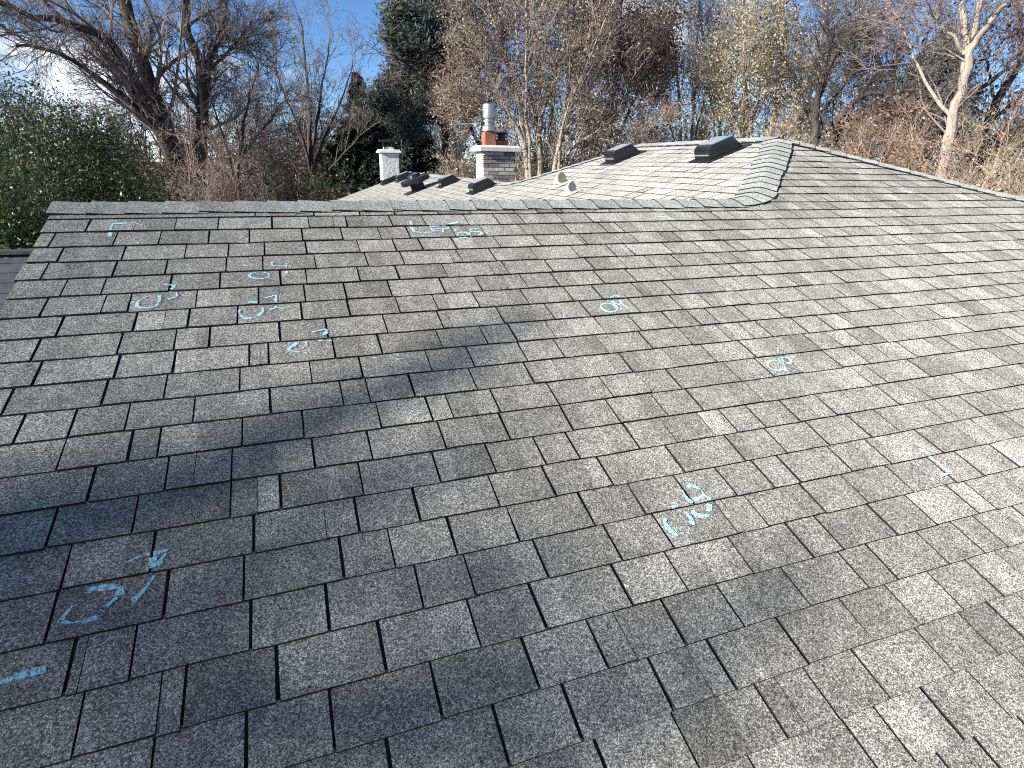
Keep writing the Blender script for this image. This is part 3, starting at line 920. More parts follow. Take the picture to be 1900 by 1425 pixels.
for i in range(nz):
    z = bz1 - ch*(i+0.5)
    if z < pl(2.9, 12)[2]-0.35: break
    xx = bx0 if i % 2 == 0 else bx0-0.1
    while xx < bx1-0.01:
        a, b = max(xx, bx0), min(xx+bl, bx1)
        if b-a > 0.03:
            brick((a+b)/2, by0+0.03+random.uniform(-0.002, 0.002), z, b-a-0.011, 0.06, ch-0.011, M['brick'])
        xx += bl
    for q in range(3):      # left side: sunlit brightness put into a paler brick colour
        a, b = by0+0.062+q*(by1-by0-0.062)/3, by0+0.062+(q+1)*(by1-by0-0.062)/3
        if (i+q) % 2 == 0 or True:
            brick(bx0+0.03, (a+b)/2, z, 0.06, b-a-0.004, ch-0.004, M['brick_lit'])
# clay flues and caps
fx, fy = bx0+0.15, by0+0.17
m_ = MB(); m_.aabox(fx-0.10, fx+0.10, fy-0.10, fy+0.10, cz1, cz1+0.25)
m_.build('clay_flue', M['clay'], bc, bevel=0.012)
m_ = MB(); m_.lathe((fx, fy, cz1+0.252), (0, 0, 1), [(0, 0.135), (0.02, 0.135), (0.022, 0.115), (0.075, 0.11), (0.105, 0.075), (0.14, 0.072), (0.15, 0.10), (0.175, 0.10), (0.185, 0.075), (0.20, 0.075), (0.21, 0.105), (0.235, 0.108), (0.43, 0.108), (0.44, 0.10)], 20)
hd = m_.build('steel_cowl', M['steel'], bc, smooth=True)
fx2, fy2 = bx0+0.44, by0+0.30
m_ = MB(); m_.aabox(fx2-0.10, fx2+0.10, fy2-0.10, fy2+0.10, cz1, cz1+0.10)
m_.build('clay_flue', M['clay'], bc, bevel=0.012)
m_ = MB(); m_.lathe((fx2, fy2, cz1+0.102), (0, 0, 1), [(0, 0.115), (0.02, 0.115), (0.021, 0.07), (0.10, 0.07), (0.115, 0.13), (0.135, 0.12), (0.15, 0.02)], 18)
m_.build('rain_cap', M['black_metal'], bc, smooth=True)
m_ = MB(); m_.aabox(bx0-0.012, bx1+0.012, by0-0.012, by1+0.012, bz0, LRZ-0.06)
m_.build('flashing', M['black_metal'], bc)

# reset: sub-parts were given in world coordinates under parts that carry the house offset
#TREES
# ------------------------------------------------------------------ trees
def unit(a): return a/(np.linalg.norm(a, axis=-1, keepdims=True)+1e-9)

def spline(pts, n):
    pts = np.asarray(pts, float)
    P = np.vstack([2*pts[0]-pts[1], pts, 2*pts[-1]-pts[-2]])
    m = len(pts)-1
    out = []
    for t in np.linspace(0, m, n+1):
        i = min(int(t), m-1); f = t-i
        p0, p1, p2, p3 = P[i], P[i+1], P[i+2], P[i+3]
        out.append(0.5*((2*p1)+(-p0+p2)*f+(2*p0-5*p1+4*p2-p3)*f*f+(-p0+3*p1-3*p2+p3)*f**3))
    return np.array(out)

def limbs(spec, D, S=14, wob=0.05):
    """spec: list of (pixel polyline, r0, r1[, depth offset]) -> polylines in the world."""
    Ps, Rs = [], []
    for sp in spec:
        px, r0, r1 = sp[:3]; off = sp[3] if len(sp) > 3 else 0.0
        n = len(px)
        pts = [at(q[0], q[1], D + off*i/max(1, n-1)) for i, q in enumerate(px)]
        if px[0][1] >= 390: pts[0] = np.array([pts[0][0], pts[0][1], -0.2])
        P = spline(pts, S)
        P[1:] += rng.normal(0, wob, (S, 3))
        Ps.append(P); Rs.append(np.linspace(r0, r1, S+1))
    return np.array(Ps), np.array(Rs)

def grow(P, R, n, tr, ang, lenf, ns, wig, up, rf, rmin=0.006, lmin=0.0, lmax=9, tip=0.3, dirbias=None):
    B, S1, _ = P.shape; S = S1-1
    pid = np.repeat(np.arange(B), n); m = len(pid)
    t = rng.uniform(tr[0], tr[1], m)*S
    i = np.minimum(t.astype(int), S-1); f = (t-i)[:, None]
    pos = P[pid, i]*(1-f)+P[pid, i+1]*f
    tan = unit(P[pid, i+1]-P[pid, i])
    L = np.linalg.norm(np.diff(P, axis=1), axis=2).sum(1)
    ln = np.clip(L[pid]*lenf*(1-0.45*t/S)*rng.uniform(0.6, 1.3, m), lmin, lmax)
    rr = np.maximum((R[pid, i]*(1-f[:, 0])+R[pid, i+1]*f[:, 0])*rf, rmin)
    pr = unit(np.cross(tan, rng.normal(0, 1, (m, 3))))
    a = np.radians(rng.normal(ang, ang*0.22, m))[:, None]
    d = unit(np.cos(a)*tan + np.sin(a)*pr + np.array([0, 0, up]))
    if dirbias is not None: d = unit(d+np.asarray(dirbias))
    C = np.zeros((m, ns+1, 3)); C[:, 0] = pos
    step = (ln/ns)[:, None]
    for k in range(ns):
        C[:, k+1] = C[:, k]+d*step
        d = unit(d + rng.normal(0, wig, (m, 3)) + np.array([0, 0, up*0.35]))
    Rc = np.maximum(rr[:, None]*np.linspace(1, tip, ns+1)[None], rmin*0.7)
    return C, Rc

def tube(P, R, k):
    """Tubes of k sides along polylines P (B,S+1,3)."""
    B, S1, _ = P.shape; S = S1-1
    T = np.empty_like(P)
    T[:, 1:-1] = P[:, 2:]-P[:, :-2]; T[:, 0] = P[:, 1]-P[:, 0]; T[:, -1] = P[:, -1]-P[:, -2]
    T = unit(T)
    ref = np.tile(np.array([0.37, 0.21, 0.9]), (B, 1))
    bad = np.abs((T[:, 0]*unit(ref)).sum(1)) > 0.95
    ref[bad] = (1, 0.1, 0)
    A = unit(np.cross(T, ref[:, None, :])); Bn = np.cross(T, A)
    th = np.linspace(0, 2*np.pi, k, endpoint=False)
    V = P[:, :, None, :] + R[:, :, None, None]*(A[:, :, None, :]*np.cos(th)[None, None, :, None]+Bn[:, :, None, :]*np.sin(th)[None, None, :, None])
    idx = np.arange(B*S1*k).reshape(B, S1, k)
    j2 = (np.arange(k)+1) % k
    F = np.stack([idx[:, :-1, :], idx[:, :-1, :][:, :, j2], idx[:, 1:, :][:, :, j2], idx[:, 1:, :]], -1).reshape(-1, 4)
    return V.reshape(-1, 3), F

def leaves(P, size, asp=0.55, droop=0.0, var=0.35):
    """A small folded-free quad per point."""
    m = len(P)
    n = unit(rng.normal(0, 1, (m, 3)) + np.array([0, 0, 0.35]))
    a = unit(np.cross(n, rng.normal(0, 1, (m, 3)))) ; a[:, 2] -= droop; a = unit(a)
    b = unit(np.cross(n, a))
    s = size*np.clip(rng.lognormal(0, var, m), 0.4, 1.6)[:, None]
    V = np.stack([P-a*s*0.5, P+b*s*asp*0.5, P+a*s*0.5, P-b*s*asp*0.5], 1)
    F = np.arange(4*m).reshape(m, 4)
    return V.reshape(-1, 3), F

def join(parts):
    """parts: (V,F,material index,tone array or None)."""
    Vs, Fs, Ms, Ts = [], [], [], []; b = 0
    for V, F, mi, t in parts:
        if len(F) == 0: continue
        Vs.append(V); Fs.append(F+b); b += len(V)
        Ms.append(np.full(len(F), mi)); Ts.append(np.full(len(F), 0.5) if t is None else t)
    return np.concatenate(Vs), np.concatenate(Fs), np.concatenate(Ts), np.concatenate(Ms)

def pts_on(P, n, tr=(0.2, 1.0), jit=0.05):
    B, S1, _ = P.shape; S = S1-1
    pid = rng.integers(0, B, n); t = rng.uniform(tr[0], tr[1], n)*S
    i = np.minimum(t.astype(int), S-1); f = (t-i)[:, None]
    return P[pid, i]*(1-f)+P[pid, i+1]*f + rng.normal(0, jit, (n, 3))

def tree(name, spec, D, bark, label, cat='tree', group=None, levels=(), leaf=None, twig_mat=None, S=14, wob=0.022, sides=8, extra_crown=()):
    """levels: dicts for grow(); leaf: (count, size, material, kwargs)."""
    P, R = limbs(spec, D, S, wob)
    base = P[0, 0]
    root = empty(name, (base[0], base[1], 0.0))
    tag(root, label, cat, group)
    off = np.array([base[0], base[1], 0.0])
    V, F = tube(P, R, sides)
    new_obj('trunk', fast_mesh('trunk', V-off, F, smooth=True), root, [bark])
    parts = []
    cur, cr = P, R
    store = [P]
    for li, lv in enumerate(levels):
        lv = dict(lv); k = lv.pop('k', 3 if li else 5); src = lv.pop('src', None)
        if src is not None: cur, cr = src_store[src]
        cur, cr = grow(cur, cr, **lv)
        V, F = tube(cur, cr, k); parts.append((V, F, 0, None)); store.append(cur)
    mats = [twig_mat or bark]
    if leaf:
        for q, (cnt, size, lm, kw) in enumerate(leaf if isinstance(leaf, list) else [leaf]):
            kw = dict(kw); lev = kw.pop('lev', -1); tr = kw.pop('tr', (0.15, 1.0)); jit = kw.pop('jit', 0.12); tb = kw.pop('tone', None)
            pp = pts_on(store[lev], cnt, tr, jit)
            V, F = leaves(pp, size, **kw)
            tn = np.clip(rng.normal(0.5, 0.24, len(F)), 0, 1)
            parts.append((V, F, q+1, tn)); mats.append(lm)
    for (V, F, lm, tn) in extra_crown:
        parts.append((V, F, len(mats), tn)); mats.append(lm)
    V, F, t, m_ = join(parts)
    new_obj('crown', fast_mesh('crown', V-off, F, t, m_), root, mats)
    return root

K = {}
K['dark'] = bark_mat('dark_grey_bark', (0.035, 0.03, 0.028), (0.085, 0.072, 0.064))
K['twig'] = bark_mat('grey_brown_twigs', (0.12, 0.10, 0.095), (0.27, 0.225, 0.205))
K['brown'] = bark_mat('red_brown_twigs', (0.15, 0.10, 0.075), (0.30, 0.215, 0.165))
K['pale'] = bark_mat('pale_tan_bark', (0.22, 0.175, 0.14), (0.50, 0.43, 0.36))
K['tan'] = bark_mat('tan_twigs', (0.20, 0.15, 0.105), (0.42, 0.33, 0.245))
K['greytan'] = bark_mat('grey_tan_bark', (0.17, 0.14, 0.115), (0.42, 0.36, 0.30))
K['pinebark'] = bark_mat('pine_bark', (0.07, 0.05, 0.04), (0.17, 0.13, 0.105))
G = {}
G['green'] = leaf_mat('dark_green_leaves', [(0.0, (0.016, 0.030, 0.014)), (0.5, (0.034, 0.056, 0.022)), (0.85, (0.07, 0.098, 0.03)), (1.0, (0.20, 0.21, 0.06))], 0.2, 0.45)
G['ygreen'] = leaf_mat('yellow_green_leaves', [(0.0, (0.03, 0.045, 0.012)), (0.5, (0.075, 0.095, 0.025)), (1.0, (0.22, 0.20, 0.06))], 0.3, 0.5)
G['brown'] = leaf_mat('dry_brown_leaves', [(0.0, (0.06, 0.038, 0.028)), (0.45, (0.17, 0.118, 0.088)), (0.75, (0.36, 0.27, 0.20)), (1.0, (0.60, 0.48, 0.36))], 0.25)
G['red'] = leaf_mat('dry_red_brown_leaves', [(0.0, (0.035, 0.02, 0.017)), (0.5, (0.10, 0.062, 0.05)), (1.0, (0.27, 0.18, 0.135))], 0.25)
G['pale'] = leaf_mat('pale_straw_leaves', [(0.0, (0.19, 0.16, 0.085)), (0.5, (0.44, 0.39, 0.25)), (1.0, (0.68, 0.62, 0.44))], 0.3)
G['silver'] = leaf_mat('pale_silvery_leaves', [(0.0, (0.22, 0.205, 0.17)), (0.5, (0.46, 0.43, 0.36)), (1.0, (0.68, 0.65, 0.56))], 0.3)
G['orange'] = leaf_mat('orange_leaves', [(0.0, (0.16, 0.06, 0.025)), (0.5, (0.36, 0.15, 0.06)), (1.0, (0.52, 0.27, 0.10))], 0.3)
G['needle'] = leaf_mat('spruce_needles', [(0.0, (0.006, 0.011, 0.009)), (0.5, (0.014, 0.024, 0.018)), (1.0, (0.035, 0.05, 0.032))], 0.1, 0.6)
G['pine'] = leaf_mat('blue_green_pine_needles', [(0.0, (0.022, 0.030, 0.028)), (0.5, (0.065, 0.082, 0.072)), (1.0, (0.19, 0.205, 0.17))], 0.15, 0.6)
G['blue'] = leaf_mat('blue_spruce_needles', [(0.0, (0.04, 0.055, 0.055)), (0.5, (0.09, 0.115, 0.11)), (1.0, (0.20, 0.23, 0.21))], 0.15, 0.6)

BARE = 'bare trees behind the house'
LV = lambda n1, n2, n3, n4=3, up=0.12, l1=0.42, a1=42, w=0.16, tr1=(0.2, 1.0), q=1.0: [
    dict(n=n1, tr=tr1, ang=a1, lenf=l1, ns=6, wig=w, up=up, rf=0.34*q, rmin=0.015*q, tip=0.35, lmin=1.3),
    dict(n=n2, tr=(0.15, 1.0), ang=42, lenf=0.5, ns=4, wig=w, up=up*0.8, rf=0.55, rmin=0.009*q, tip=0.4, k=3, lmin=0.65),
    dict(n=n3, tr=(0.15, 1.0), ang=40, lenf=0.55, ns=3, wig=w, up=up*0.5, rf=0.6, rmin=0.0062*q, tip=0.5, lmin=0.38),
    dict(n=n4, tr=(0.2, 1.0), ang=38, lenf=0.6, ns=2, wig=w, up=up*0.3, rf=0.65, rmin=0.0048*q, tip=0.6, lmin=0.25)]

# big multi-stemmed bare tree at the left
tree('bare_tree', [
    ([(352, 400), (335, 340), (300, 220), (262, 110), (240, 40), (226, -60)], 0.27, 0.15),
    ([(345, 400), (325, 320), (290, 235), (250, 150), (200, 78), (140, 45), (60, 30), (-40, -10)], 0.2, 0.05, -1.5),
    ([(362, 400), (372, 300), (376, 220), (372, 120), (346, 55), (348, -60)], 0.2, 0.11),
    ([(374, 240), (380, 170), (392, 100), (411, 50), (420, -60)], 0.15, 0.09, 0.5),
    ([(335, 320), (270, 215), (190, 150), (100, 95), (30, 85)], 0.11, 0.03, -1.0),
    ([(300, 225), (245, 170), (190, 95), (110, 30), (60, -30)], 0.12, 0.04, 1.0),
    ([(388, 130), (425, 95), (470, 40)], 0.06, 0.02, 0.5),
    ], 22, K['dark'], 'large bare tree with several leaning dark trunks, behind the green hedge at left',
    group=BARE, levels=LV(15, 6, 5, 4, up=0.03, l1=0.3, a1=42, w=0.14), twig_mat=K['twig'])
# second dark bare tree beside it
tree('bare_tree', [
    ([(440, 400), (442, 330), (450, 250), (462, 180), (480, 120)], 0.085, 0.03),
    ([(440, 350), (425, 290), (408, 235), (395, 190)], 0.06, 0.02, -0.7),
    ([(446, 300), (470, 260), (500, 225), (520, 190)], 0.05, 0.015, 0.5),
    ([(436, 400), (420, 360), (470, 320), (510, 318)], 0.05, 0.02),
    ], 24, K['dark'], 'slim dark bare tree between the big leaning tree and the fan-shaped tree', group=BARE,
    levels=LV(12, 6, 4, 3, up=0.1), twig_mat=K['twig'])
# fan shaped bare tree
tree('bare_tree', [
    ([(578, 400), (576, 310), (574, 210), (566, 110), (556, 30)], 0.13, 0.025),
    ([(577, 320), (560, 250), (530, 180), (505, 110)], 0.075, 0.018, -0.8),
    ([(577, 330), (605, 250), (635, 180), (655, 120)], 0.075, 0.018, 0.8),
    ([(577, 300), (590, 210), (604, 130), (612, 70)], 0.07, 0.018, -0.4),
    ([(577, 345), (535, 290), (500, 250), (470, 225)], 0.06, 0.018, 0.8),
    ([(577, 345), (625, 300), (665, 255), (700, 200)], 0.06, 0.018, -0.8),
    ], 29, K['dark'], 'fan-shaped bare tree with thin upright branches against blue sky', group=BARE,
    levels=LV(10, 5, 4, 3, up=0.25, a1=30, w=0.12), twig_mat=K['twig'])

# conifers
def conifer(px, ytop, ybot, halfpx, D, mt, label, dens=1.0, group='conifers behind the house', taper=0.9, name='spruce_tree'):
    top = at(px, ytop, D); base = np.array([top[0], top[1], -0.1])
    Hh = top[2]
    zb = at(px, ybot, D)[2]
    rad = halfpx/FPX*D
    root = empty(name, (base[0], base[1], 0)); tag(root, label, 'tree', group)
    off = np.array([base[0], base[1], 0.0])
    P = np.linspace(base, top, 13)[None]; P[0, 1:-1, :2] += rng.normal(0, 0.03, (11, 2))
    V, F = tube(P, np.linspace(0.16, 0.015, 13)[None], 8)
    new_obj('trunk', fast_mesh('trunk', V-off, F, smooth=True), root, [K['pinebark']])
    nb_ = int(420*dens)
    z = zb-1.2 + (Hh-zb+1.2)*rng.uniform(0, 1, nb_)**0.85
    fr = np.clip((Hh-z)/(Hh-zb), 0, 1.2)
    ln = rad*(fr**taper)*rng.uniform(0.6, 1.15, nb_)+0.12
    az = rng.uniform(0, 2*np.pi, nb_)
    d = np.stack([np.cos(az), np.sin(az), rng.uniform(-0.35, 0.15, nb_)], 1)
    ns = 6
    C = np.zeros((nb_, ns+1, 3)); C[:, 0] = np.stack([np.full(nb_, base[0]), np.full(nb_, base[1]), z], 1)
    dd = unit(d)
    for k in range(ns):
        C[:, k+1] = C[:, k]+dd*(ln/ns)[:, None]
        dd = unit(dd+np.array([0, 0, -0.10+0.07*k])+rng.normal(0, 0.08, (nb_, 3)))
    Rb = np.linspace(0.028, 0.006, ns+1)[None]*np.ones((nb_, 1))
    parts = [(*tube(C, Rb, 3), 0, None)]
    C2, R2 = grow(C, Rb, 7, (0.15, 1), 48, 0.42, 3, 0.1, -0.06, 0.5, rmin=0.005)
    parts.append((*tube(C2, R2, 3), 0, None))
    m = int(30000*dens)
    pp = np.vstack([pts_on(C2, m, (0, 1), 0.035), pts_on(C, m//3, (0.1, 1), 0.04)])
    V, F = leaves(pp, 0.2*max(1, D/28), 0.3, 0.25)
    parts.append((V, F, 1, np.clip(rng.normal(0.5, 0.22, len(F)), 0, 1)))
    V, F, t, m_ = join(parts)
    new_obj('crown', fast_mesh('crown', V-off, F, t, m_), root, [K['pinebark'], mt])
conifer(661, 138, 330, 60, 36, G['needle'], 'narrow dark spruce standing alone in the sky gap, left of the pine', 0.7)
conifer(702, 190, 360, 130, 31, G['needle'], 'broad dark spruce behind the white stucco chimney', 1.5)
conifer(752, 222, 360, 105, 30, G['needle'], 'squat dark spruce just right of the white stucco chimney', 1.2)
conifer(645, 240, 370, 90, 30, G['needle'], 'low dark spruce left of the white stucco chimney', 1.0)
conifer(1752, 62, 200, 62, 42, G['blue'], 'pale blue spruce seen through the bare trees at right', 1.0)

# pine with blue-green tufts
def tufts(cl, D, n_per, size, mt, spread=1.0):
    out = []
    for (x, y, r) in cl:
        c = at(x, y, D+rng.uniform(-1.5, 1.5)); R = r/FPX*D
        m = 26
        tp = c + unit(rng.normal(0, 1, (m, 3)))*R*rng.uniform(0.2, 1.0, (m, 1))*np.array([1, 1, 0.75])
        pp = np.repeat(tp, n_per, 0) + rng.normal(0, 0.13*spread, (m*n_per, 3))
        V, F = leaves(pp, size, 0.2, 0.0)
        base_t = np.repeat(rng.normal(0.5, 0.16, m), n_per)
        out.append((V, F, mt, np.clip(base_t+rng.normal(0, 0.16, len(F)), 0, 1)))
    return out
tree('pine_tree', [
    ([(836, 400), (832, 320), (826, 240), (818, 165), (802, 90), (786, 20)], 0.2, 0.07),
    ([(822, 190), (790, 150), (755, 120), (725, 100)], 0.08, 0.025, -1),
    ([(826, 240), (800, 215), (770, 185), (735, 165)], 0.06, 0.02, 1),
    ([(812, 130), (840, 90), (865, 40)], 0.07, 0.03, 0.5),
    ([(805, 100), (770, 65), (745, 35)], 0.06, 0.02, 0.5),
    ([(832, 300), (800, 255), (775, 215)], 0.05, 0.02, -0.5),
    ], 26, K['pinebark'], 'tall pine with blue-green tufts and bare lower trunk behind the chimneys',
    levels=LV(9, 5, 3, 2, up=0.05)[:3], twig_mat=K['pinebark'],
    extra_crown=tufts([(750, 38, 34), (775, 70, 36), (742, 92, 30), (800, 38, 34), (830, 60, 36), (772, 120, 34), (738, 140, 30), (810, 105, 34),
                       (770, 165, 28), (715, 165, 22), (845, 20, 30), (845, 110, 28), (800, 150, 24), (728, 60, 22), (790, 5, 30), (760, 190, 24), (860, 70, 30), (725, 200, 24), (745, 225, 24), (785, 205, 26), (705, 185, 20), (812, 195, 22), (840, 150, 24), (768, 245, 22), (735, 20, 20)], 26, 80, 0.17, G['pine'], 1.5))

# central tree full of dry brown leaves
tree('brown_leaf_tree', [
    ([(985, 400), (979, 330), (966, 225), (945, 125), (912, 30), (885, -70)], 0.115, 0.035),
    ([(1000, 400), (1001, 320), (1004, 210), (1000, 100), (1008, 0), (1012, -90)], 0.10, 0.03, 0.5),
    ([(1016, 400), (1030, 320), (1058, 205), (1085, 100), (1112, 0), (1132, -80)], 0.11, 0.035, -0.8),
    ([(1028, 400), (1042, 320), (1074, 225), (1112, 130), (1152, 50), (1192, -30)], 0.08, 0.025, 0.8),
    ([(1040, 400), (1062, 305), (1105, 240), (1165, 175), (1210, 110)], 0.055, 0.016, 1.0),
    ([(972, 265), (935, 190), (892, 105), (848, 40)], 0.055, 0.016, -0.8),
    ([(1004, 215), (1038, 125), (1052, 20), (1056, -60)], 0.07, 0.025, -0.6),
    ([(1050, 250), (1056, 150), (1078, 50), (1096, -60)], 0.065, 0.02, 0.8),
    ([(992, 400), (1003, 300), (990, 200), (962, 100), (955, 0)], 0.07, 0.025, 1.2),
    ([(968, 240), (920, 215), (880, 200), (850, 175)], 0.05, 0.015, 0.8),
    ([(1034, 310), (1075, 265), (1130, 235), (1190, 225)], 0.05, 0.015, -0.6),
    ([(1024, 400), (1036, 310), (1048, 220), (1092, 110), (1140, 0)], 0.06, 0.02, -1.4),
    ([(994, 400), (985, 320), (978, 220), (975, 110), (978, -40)], 0.06, 0.02, -1.2),
    ([(1010, 400), (1016, 300), (1024, 190), (1030, 80), (1030, -60)], 0.06, 0.02, 1.4),
    ([(970, 400), (955, 320), (925, 240), (905, 150), (900, 60)], 0.05, 0.018, 1.0),
    ], 20, K['greytan'], 'big multi-stemmed tree full of dry brown leaves behind the brick chimney',
    levels=LV(13, 6, 4, 2, up=0.12, l1=0.26, a1=40, q=0.7), twig_mat=K['greytan'],
    leaf=[(38000, 0.062, G['brown'], dict(lev=-1, jit=0.12)), (16000, 0.066, G['red'], dict(lev=-2, jit=0.2, tr=(0.4, 1.0)))])
# a second leafy tree behind it
tree('brown_leaf_tree', [
    ([(1120, 400), (1125, 300), (1140, 180), (1150, 60), (1160, -60)], 0.13, 0.04),
    ([(1125, 300), (1170, 200), (1200, 100), (1225, 0)], 0.08, 0.03, 1),
    ([(1125, 260), (1085, 170), (1070, 60), (1060, -40)], 0.08, 0.03, -1),
    ([(1138, 200), (1190, 150), (1225, 90)], 0.05, 0.02, -1),
    ], 25, K['dark'], 'dark red-brown leafy tree at the right edge of the big central tree',
    levels=LV(12, 6, 4, 2, up=0.1, l1=0.3), twig_mat=K['twig'],
    leaf=[(34000, 0.085, G['red'], dict(jit=0.2)), (7000, 0.075, G['brown'], dict(jit=0.2))])
tree('brown_leaf_tree', [
    ([(905, 400), (902, 300), (893, 180), (880, 60), (872, -60)], 0.12, 0.04),
    ([(902, 300), (868, 220), (842, 140)], 0.07, 0.02, -1),
    ([(895, 220), (925, 130), (938, 40), (940, -40)], 0.07, 0.02, 1),
    ], 27, K['dark'], 'brown-leaved tree standing between the pine and the big central tree',
    levels=LV(12, 6, 4, 2, up=0.1, l1=0.3), twig_mat=K['twig'],
    leaf=[(20000, 0.085, G['red'], dict(jit=0.2)), (9000, 0.075, G['brown'], dict(jit=0.2))])

# slim upright trees with a few pale leaves
tree('slim_tree', [
    ([(1262, 400), (1262, 280), (1258, 160), (1246, 50), (1238, -60)], 0.08, 0.02),
    ([(1280, 400), (1282, 280), (1290, 150), (1296, 40), (1300, -60)], 0.08, 0.02, 0.8),
    ([(1262, 300), (1236, 200), (1222, 110)], 0.045, 0.012, 0.8),
    ([(1284, 280), (1310, 170), (1328, 70)], 0.05, 0.012, -0.8),
    ], 29, K['twig'], 'slim upright pale-leaved tree right of the big brown tree',
    levels=LV(16, 6, 4, 2, up=0.35, a1=28, l1=0.28, w=0.12), twig_mat=K['twig'], leaf=(6500, 0.066, G['silver'], dict(jit=0.14)))
tree('slim_tree', [
    ([(1330, 400), (1332, 270), (1336, 150), (1345, 30), (1350, -60)], 0.08, 0.02),
    ([(1333, 280), (1318, 180), (1306, 80), (1300, 0)], 0.05, 0.012, 0.8),
    ([(1335, 240), (1362, 130), (1380, 30)], 0.05, 0.012, -0.8),
    ], 27, K['twig'], 'slim silvery-leaved tree standing left of the straw-leaved tree',
    levels=LV(16, 6, 4, 2, up=0.35, a1=28, l1=0.28, w=0.12), twig_mat=K['twig'], leaf=(7000, 0.066, G['silver'], dict(jit=0.14)))
tree('pale_leaf_tree', [
    ([(1395, 400), (1392, 300), (1385, 190), (1380, 90), (1378, 0)], 0.10, 0.02),
    ([(1412, 400), (1425, 290), (1440, 180), (1450, 90), (1455, -30)], 0.09, 0.02, 0.6),
    ([(1393, 300), (1365, 230), (1350, 150)], 0.05, 0.015, -0.6),
    ([(1425, 290), (1465, 220), (1490, 150)], 0.05, 0.015, 0.6),
    ([(1388, 260), (1410, 170), (1420, 90)], 0.05, 0.015, 0.6),
    ], 22, K['tan'], 'bushy tree with dense pale straw-coloured leaves above the roof peak',
    levels=LV(11, 6, 4, 2, up=0.12, l1=0.3, a1=42), twig_mat=K['tan'],
    leaf=[(12000, 0.064, G['pale'], dict(jit=0.16)), (3500, 0.066, G['silver'], dict(jit=0.2)), (2500, 0.08, G['ygreen'], dict(jit=0.16))])
tree('slim_tree', [
    ([(1472, 400), (1476, 280), (1484, 150), (1478, 30), (1470, -60)], 0.09, 0.02),
    ([(1478, 260), (1510, 150), (1530, 60), (1540, -20)], 0.06, 0.015, 0.8),
    ([(1480, 220), (1455, 110), (1440, 10)], 0.05, 0.012, -0.8),
    ([(1484, 180), (1545, 110), (1590, 60)], 0.05, 0.012, 0.8),
    ], 26, K['twig'], 'slim silvery-leaved tree behind the dark crooked tree',
    levels=LV(14, 6, 4, 2, up=0.25, a1=32, l1=0.3, w=0.14), twig_mat=K['twig'], leaf=(8500, 0.066, G['silver'], dict(jit=0.16)))
# dark crooked tree
tree('crooked_tree', [
    ([(1512, 400), (1510, 280), (1512, 215), (1528, 150), (1550, 100), (1585, 60)], 0.15, 0.04),
    ([(1538, 400), (1545, 270), (1560, 215), (1600, 180), (1640, 172), (1668, 205)], 0.11, 0.03, -0.8),
    ([(1512, 215), (1545, 185), (1580, 140), (1600, 110)], 0.07, 0.02, 0.8),
    ([(1660, 190), (1640, 140), (1612, 80), (1595, 20)], 0.06, 0.02, 0.6),
    ([(1545, 270), (1575, 225), (1625, 215), (1670, 195)], 0.05, 0.015, 0.5),
    ], 21, K['dark'], 'dark crooked bare tree with arching branches right of the roof peak', group=BARE,
    levels=LV(14, 6, 4, 3, up=0.03, l1=0.32, a1=46, w=0.2), twig_mat=K['dark'], leaf=(1500, 0.09, G['red'], dict(jit=0.16)))
# large pale trunk at the right
tree('bare_tree', [
    ([(1738, 400), (1748, 320), (1768, 225), (1787, 160), (1800, 85), (1832, -60)], 0.135, 0.06),
    ([(1786, 165), (1792, 95), (1784, 20), (1778, -60)], 0.09, 0.05, 0.5),
    ([(1797, 105), (1832, 48), (1872, 0), (1910, -50)], 0.07, 0.03, -0.5),
    ([(1768, 225), (1720, 160), (1690, 90), (1660, 20)], 0.045, 0.012, 0.8),
    ([(1790, 100), (1752, 50), (1715, 10)], 0.045, 0.014, -0.5),
    ], 17, K['greytan'], 'tall bare tree with forked grey-tan trunk at the right side', group=BARE,
    levels=LV(9, 5, 4, 2, up=0.08, l1=0.3, a1=42, w=0.15, q=0.65), twig_mat=K['twig'],
    leaf=[(1500, 0.05, G['brown'], dict(jit=0.2))])
tree('bare_tree', [
    ([(1765, 400), (1795, 320), (1832, 230), (1872, 150), (1925, 60)], 0.15, 0.07),
    ([(1745, 290), (1800, 190), (1850, 140), (1925, 60)], 0.06, 0.04, -0.6),
    ([(1832, 230), (1880, 190), (1930, 160)], 0.06, 0.025, 0.6),
    ([(1895, 110), (1890, 40), (1893, -60)], 0.07, 0.04, 0.5),
    ([(1850, 195), (1830, 120), (1815, 40)], 0.04, 0.012, 0.8),
    ], 19, K['pinebark'], 'leaning bare tree with russet twigs at the right edge', group=BARE,
    levels=LV(8, 5, 4, 3, up=0.0, l1=0.32, a1=46, w=0.18, q=0.65), twig_mat=K['twig'],
    leaf=(2500, 0.085, G['red'], dict(jit=0.2)))
# another behind for the upper right sky
tree('bare_tree', [
    ([(1640, 400), (1650, 250), (1660, 130), (1690, 20), (1700, -60)], 0.12, 0.04),
    ([(1655, 180), (1620, 80), (1590, 0)], 0.06, 0.02, 1),
    ([(1662, 120), (1720, 50), (1750, -20)], 0.06, 0.02, -1),
    ([(1650, 240), (1700, 150), (1740, 90)], 0.06, 0.02, -1),
    ], 30, K['twig'], 'distant grey bare tree behind the forked grey-tan trunk', group=BARE,
    levels=LV(10, 5, 4, 2, up=0.12, l1=0.3), twig_mat=K['twig'], leaf=(700, 0.1, G['red'], dict(jit=0.2)))

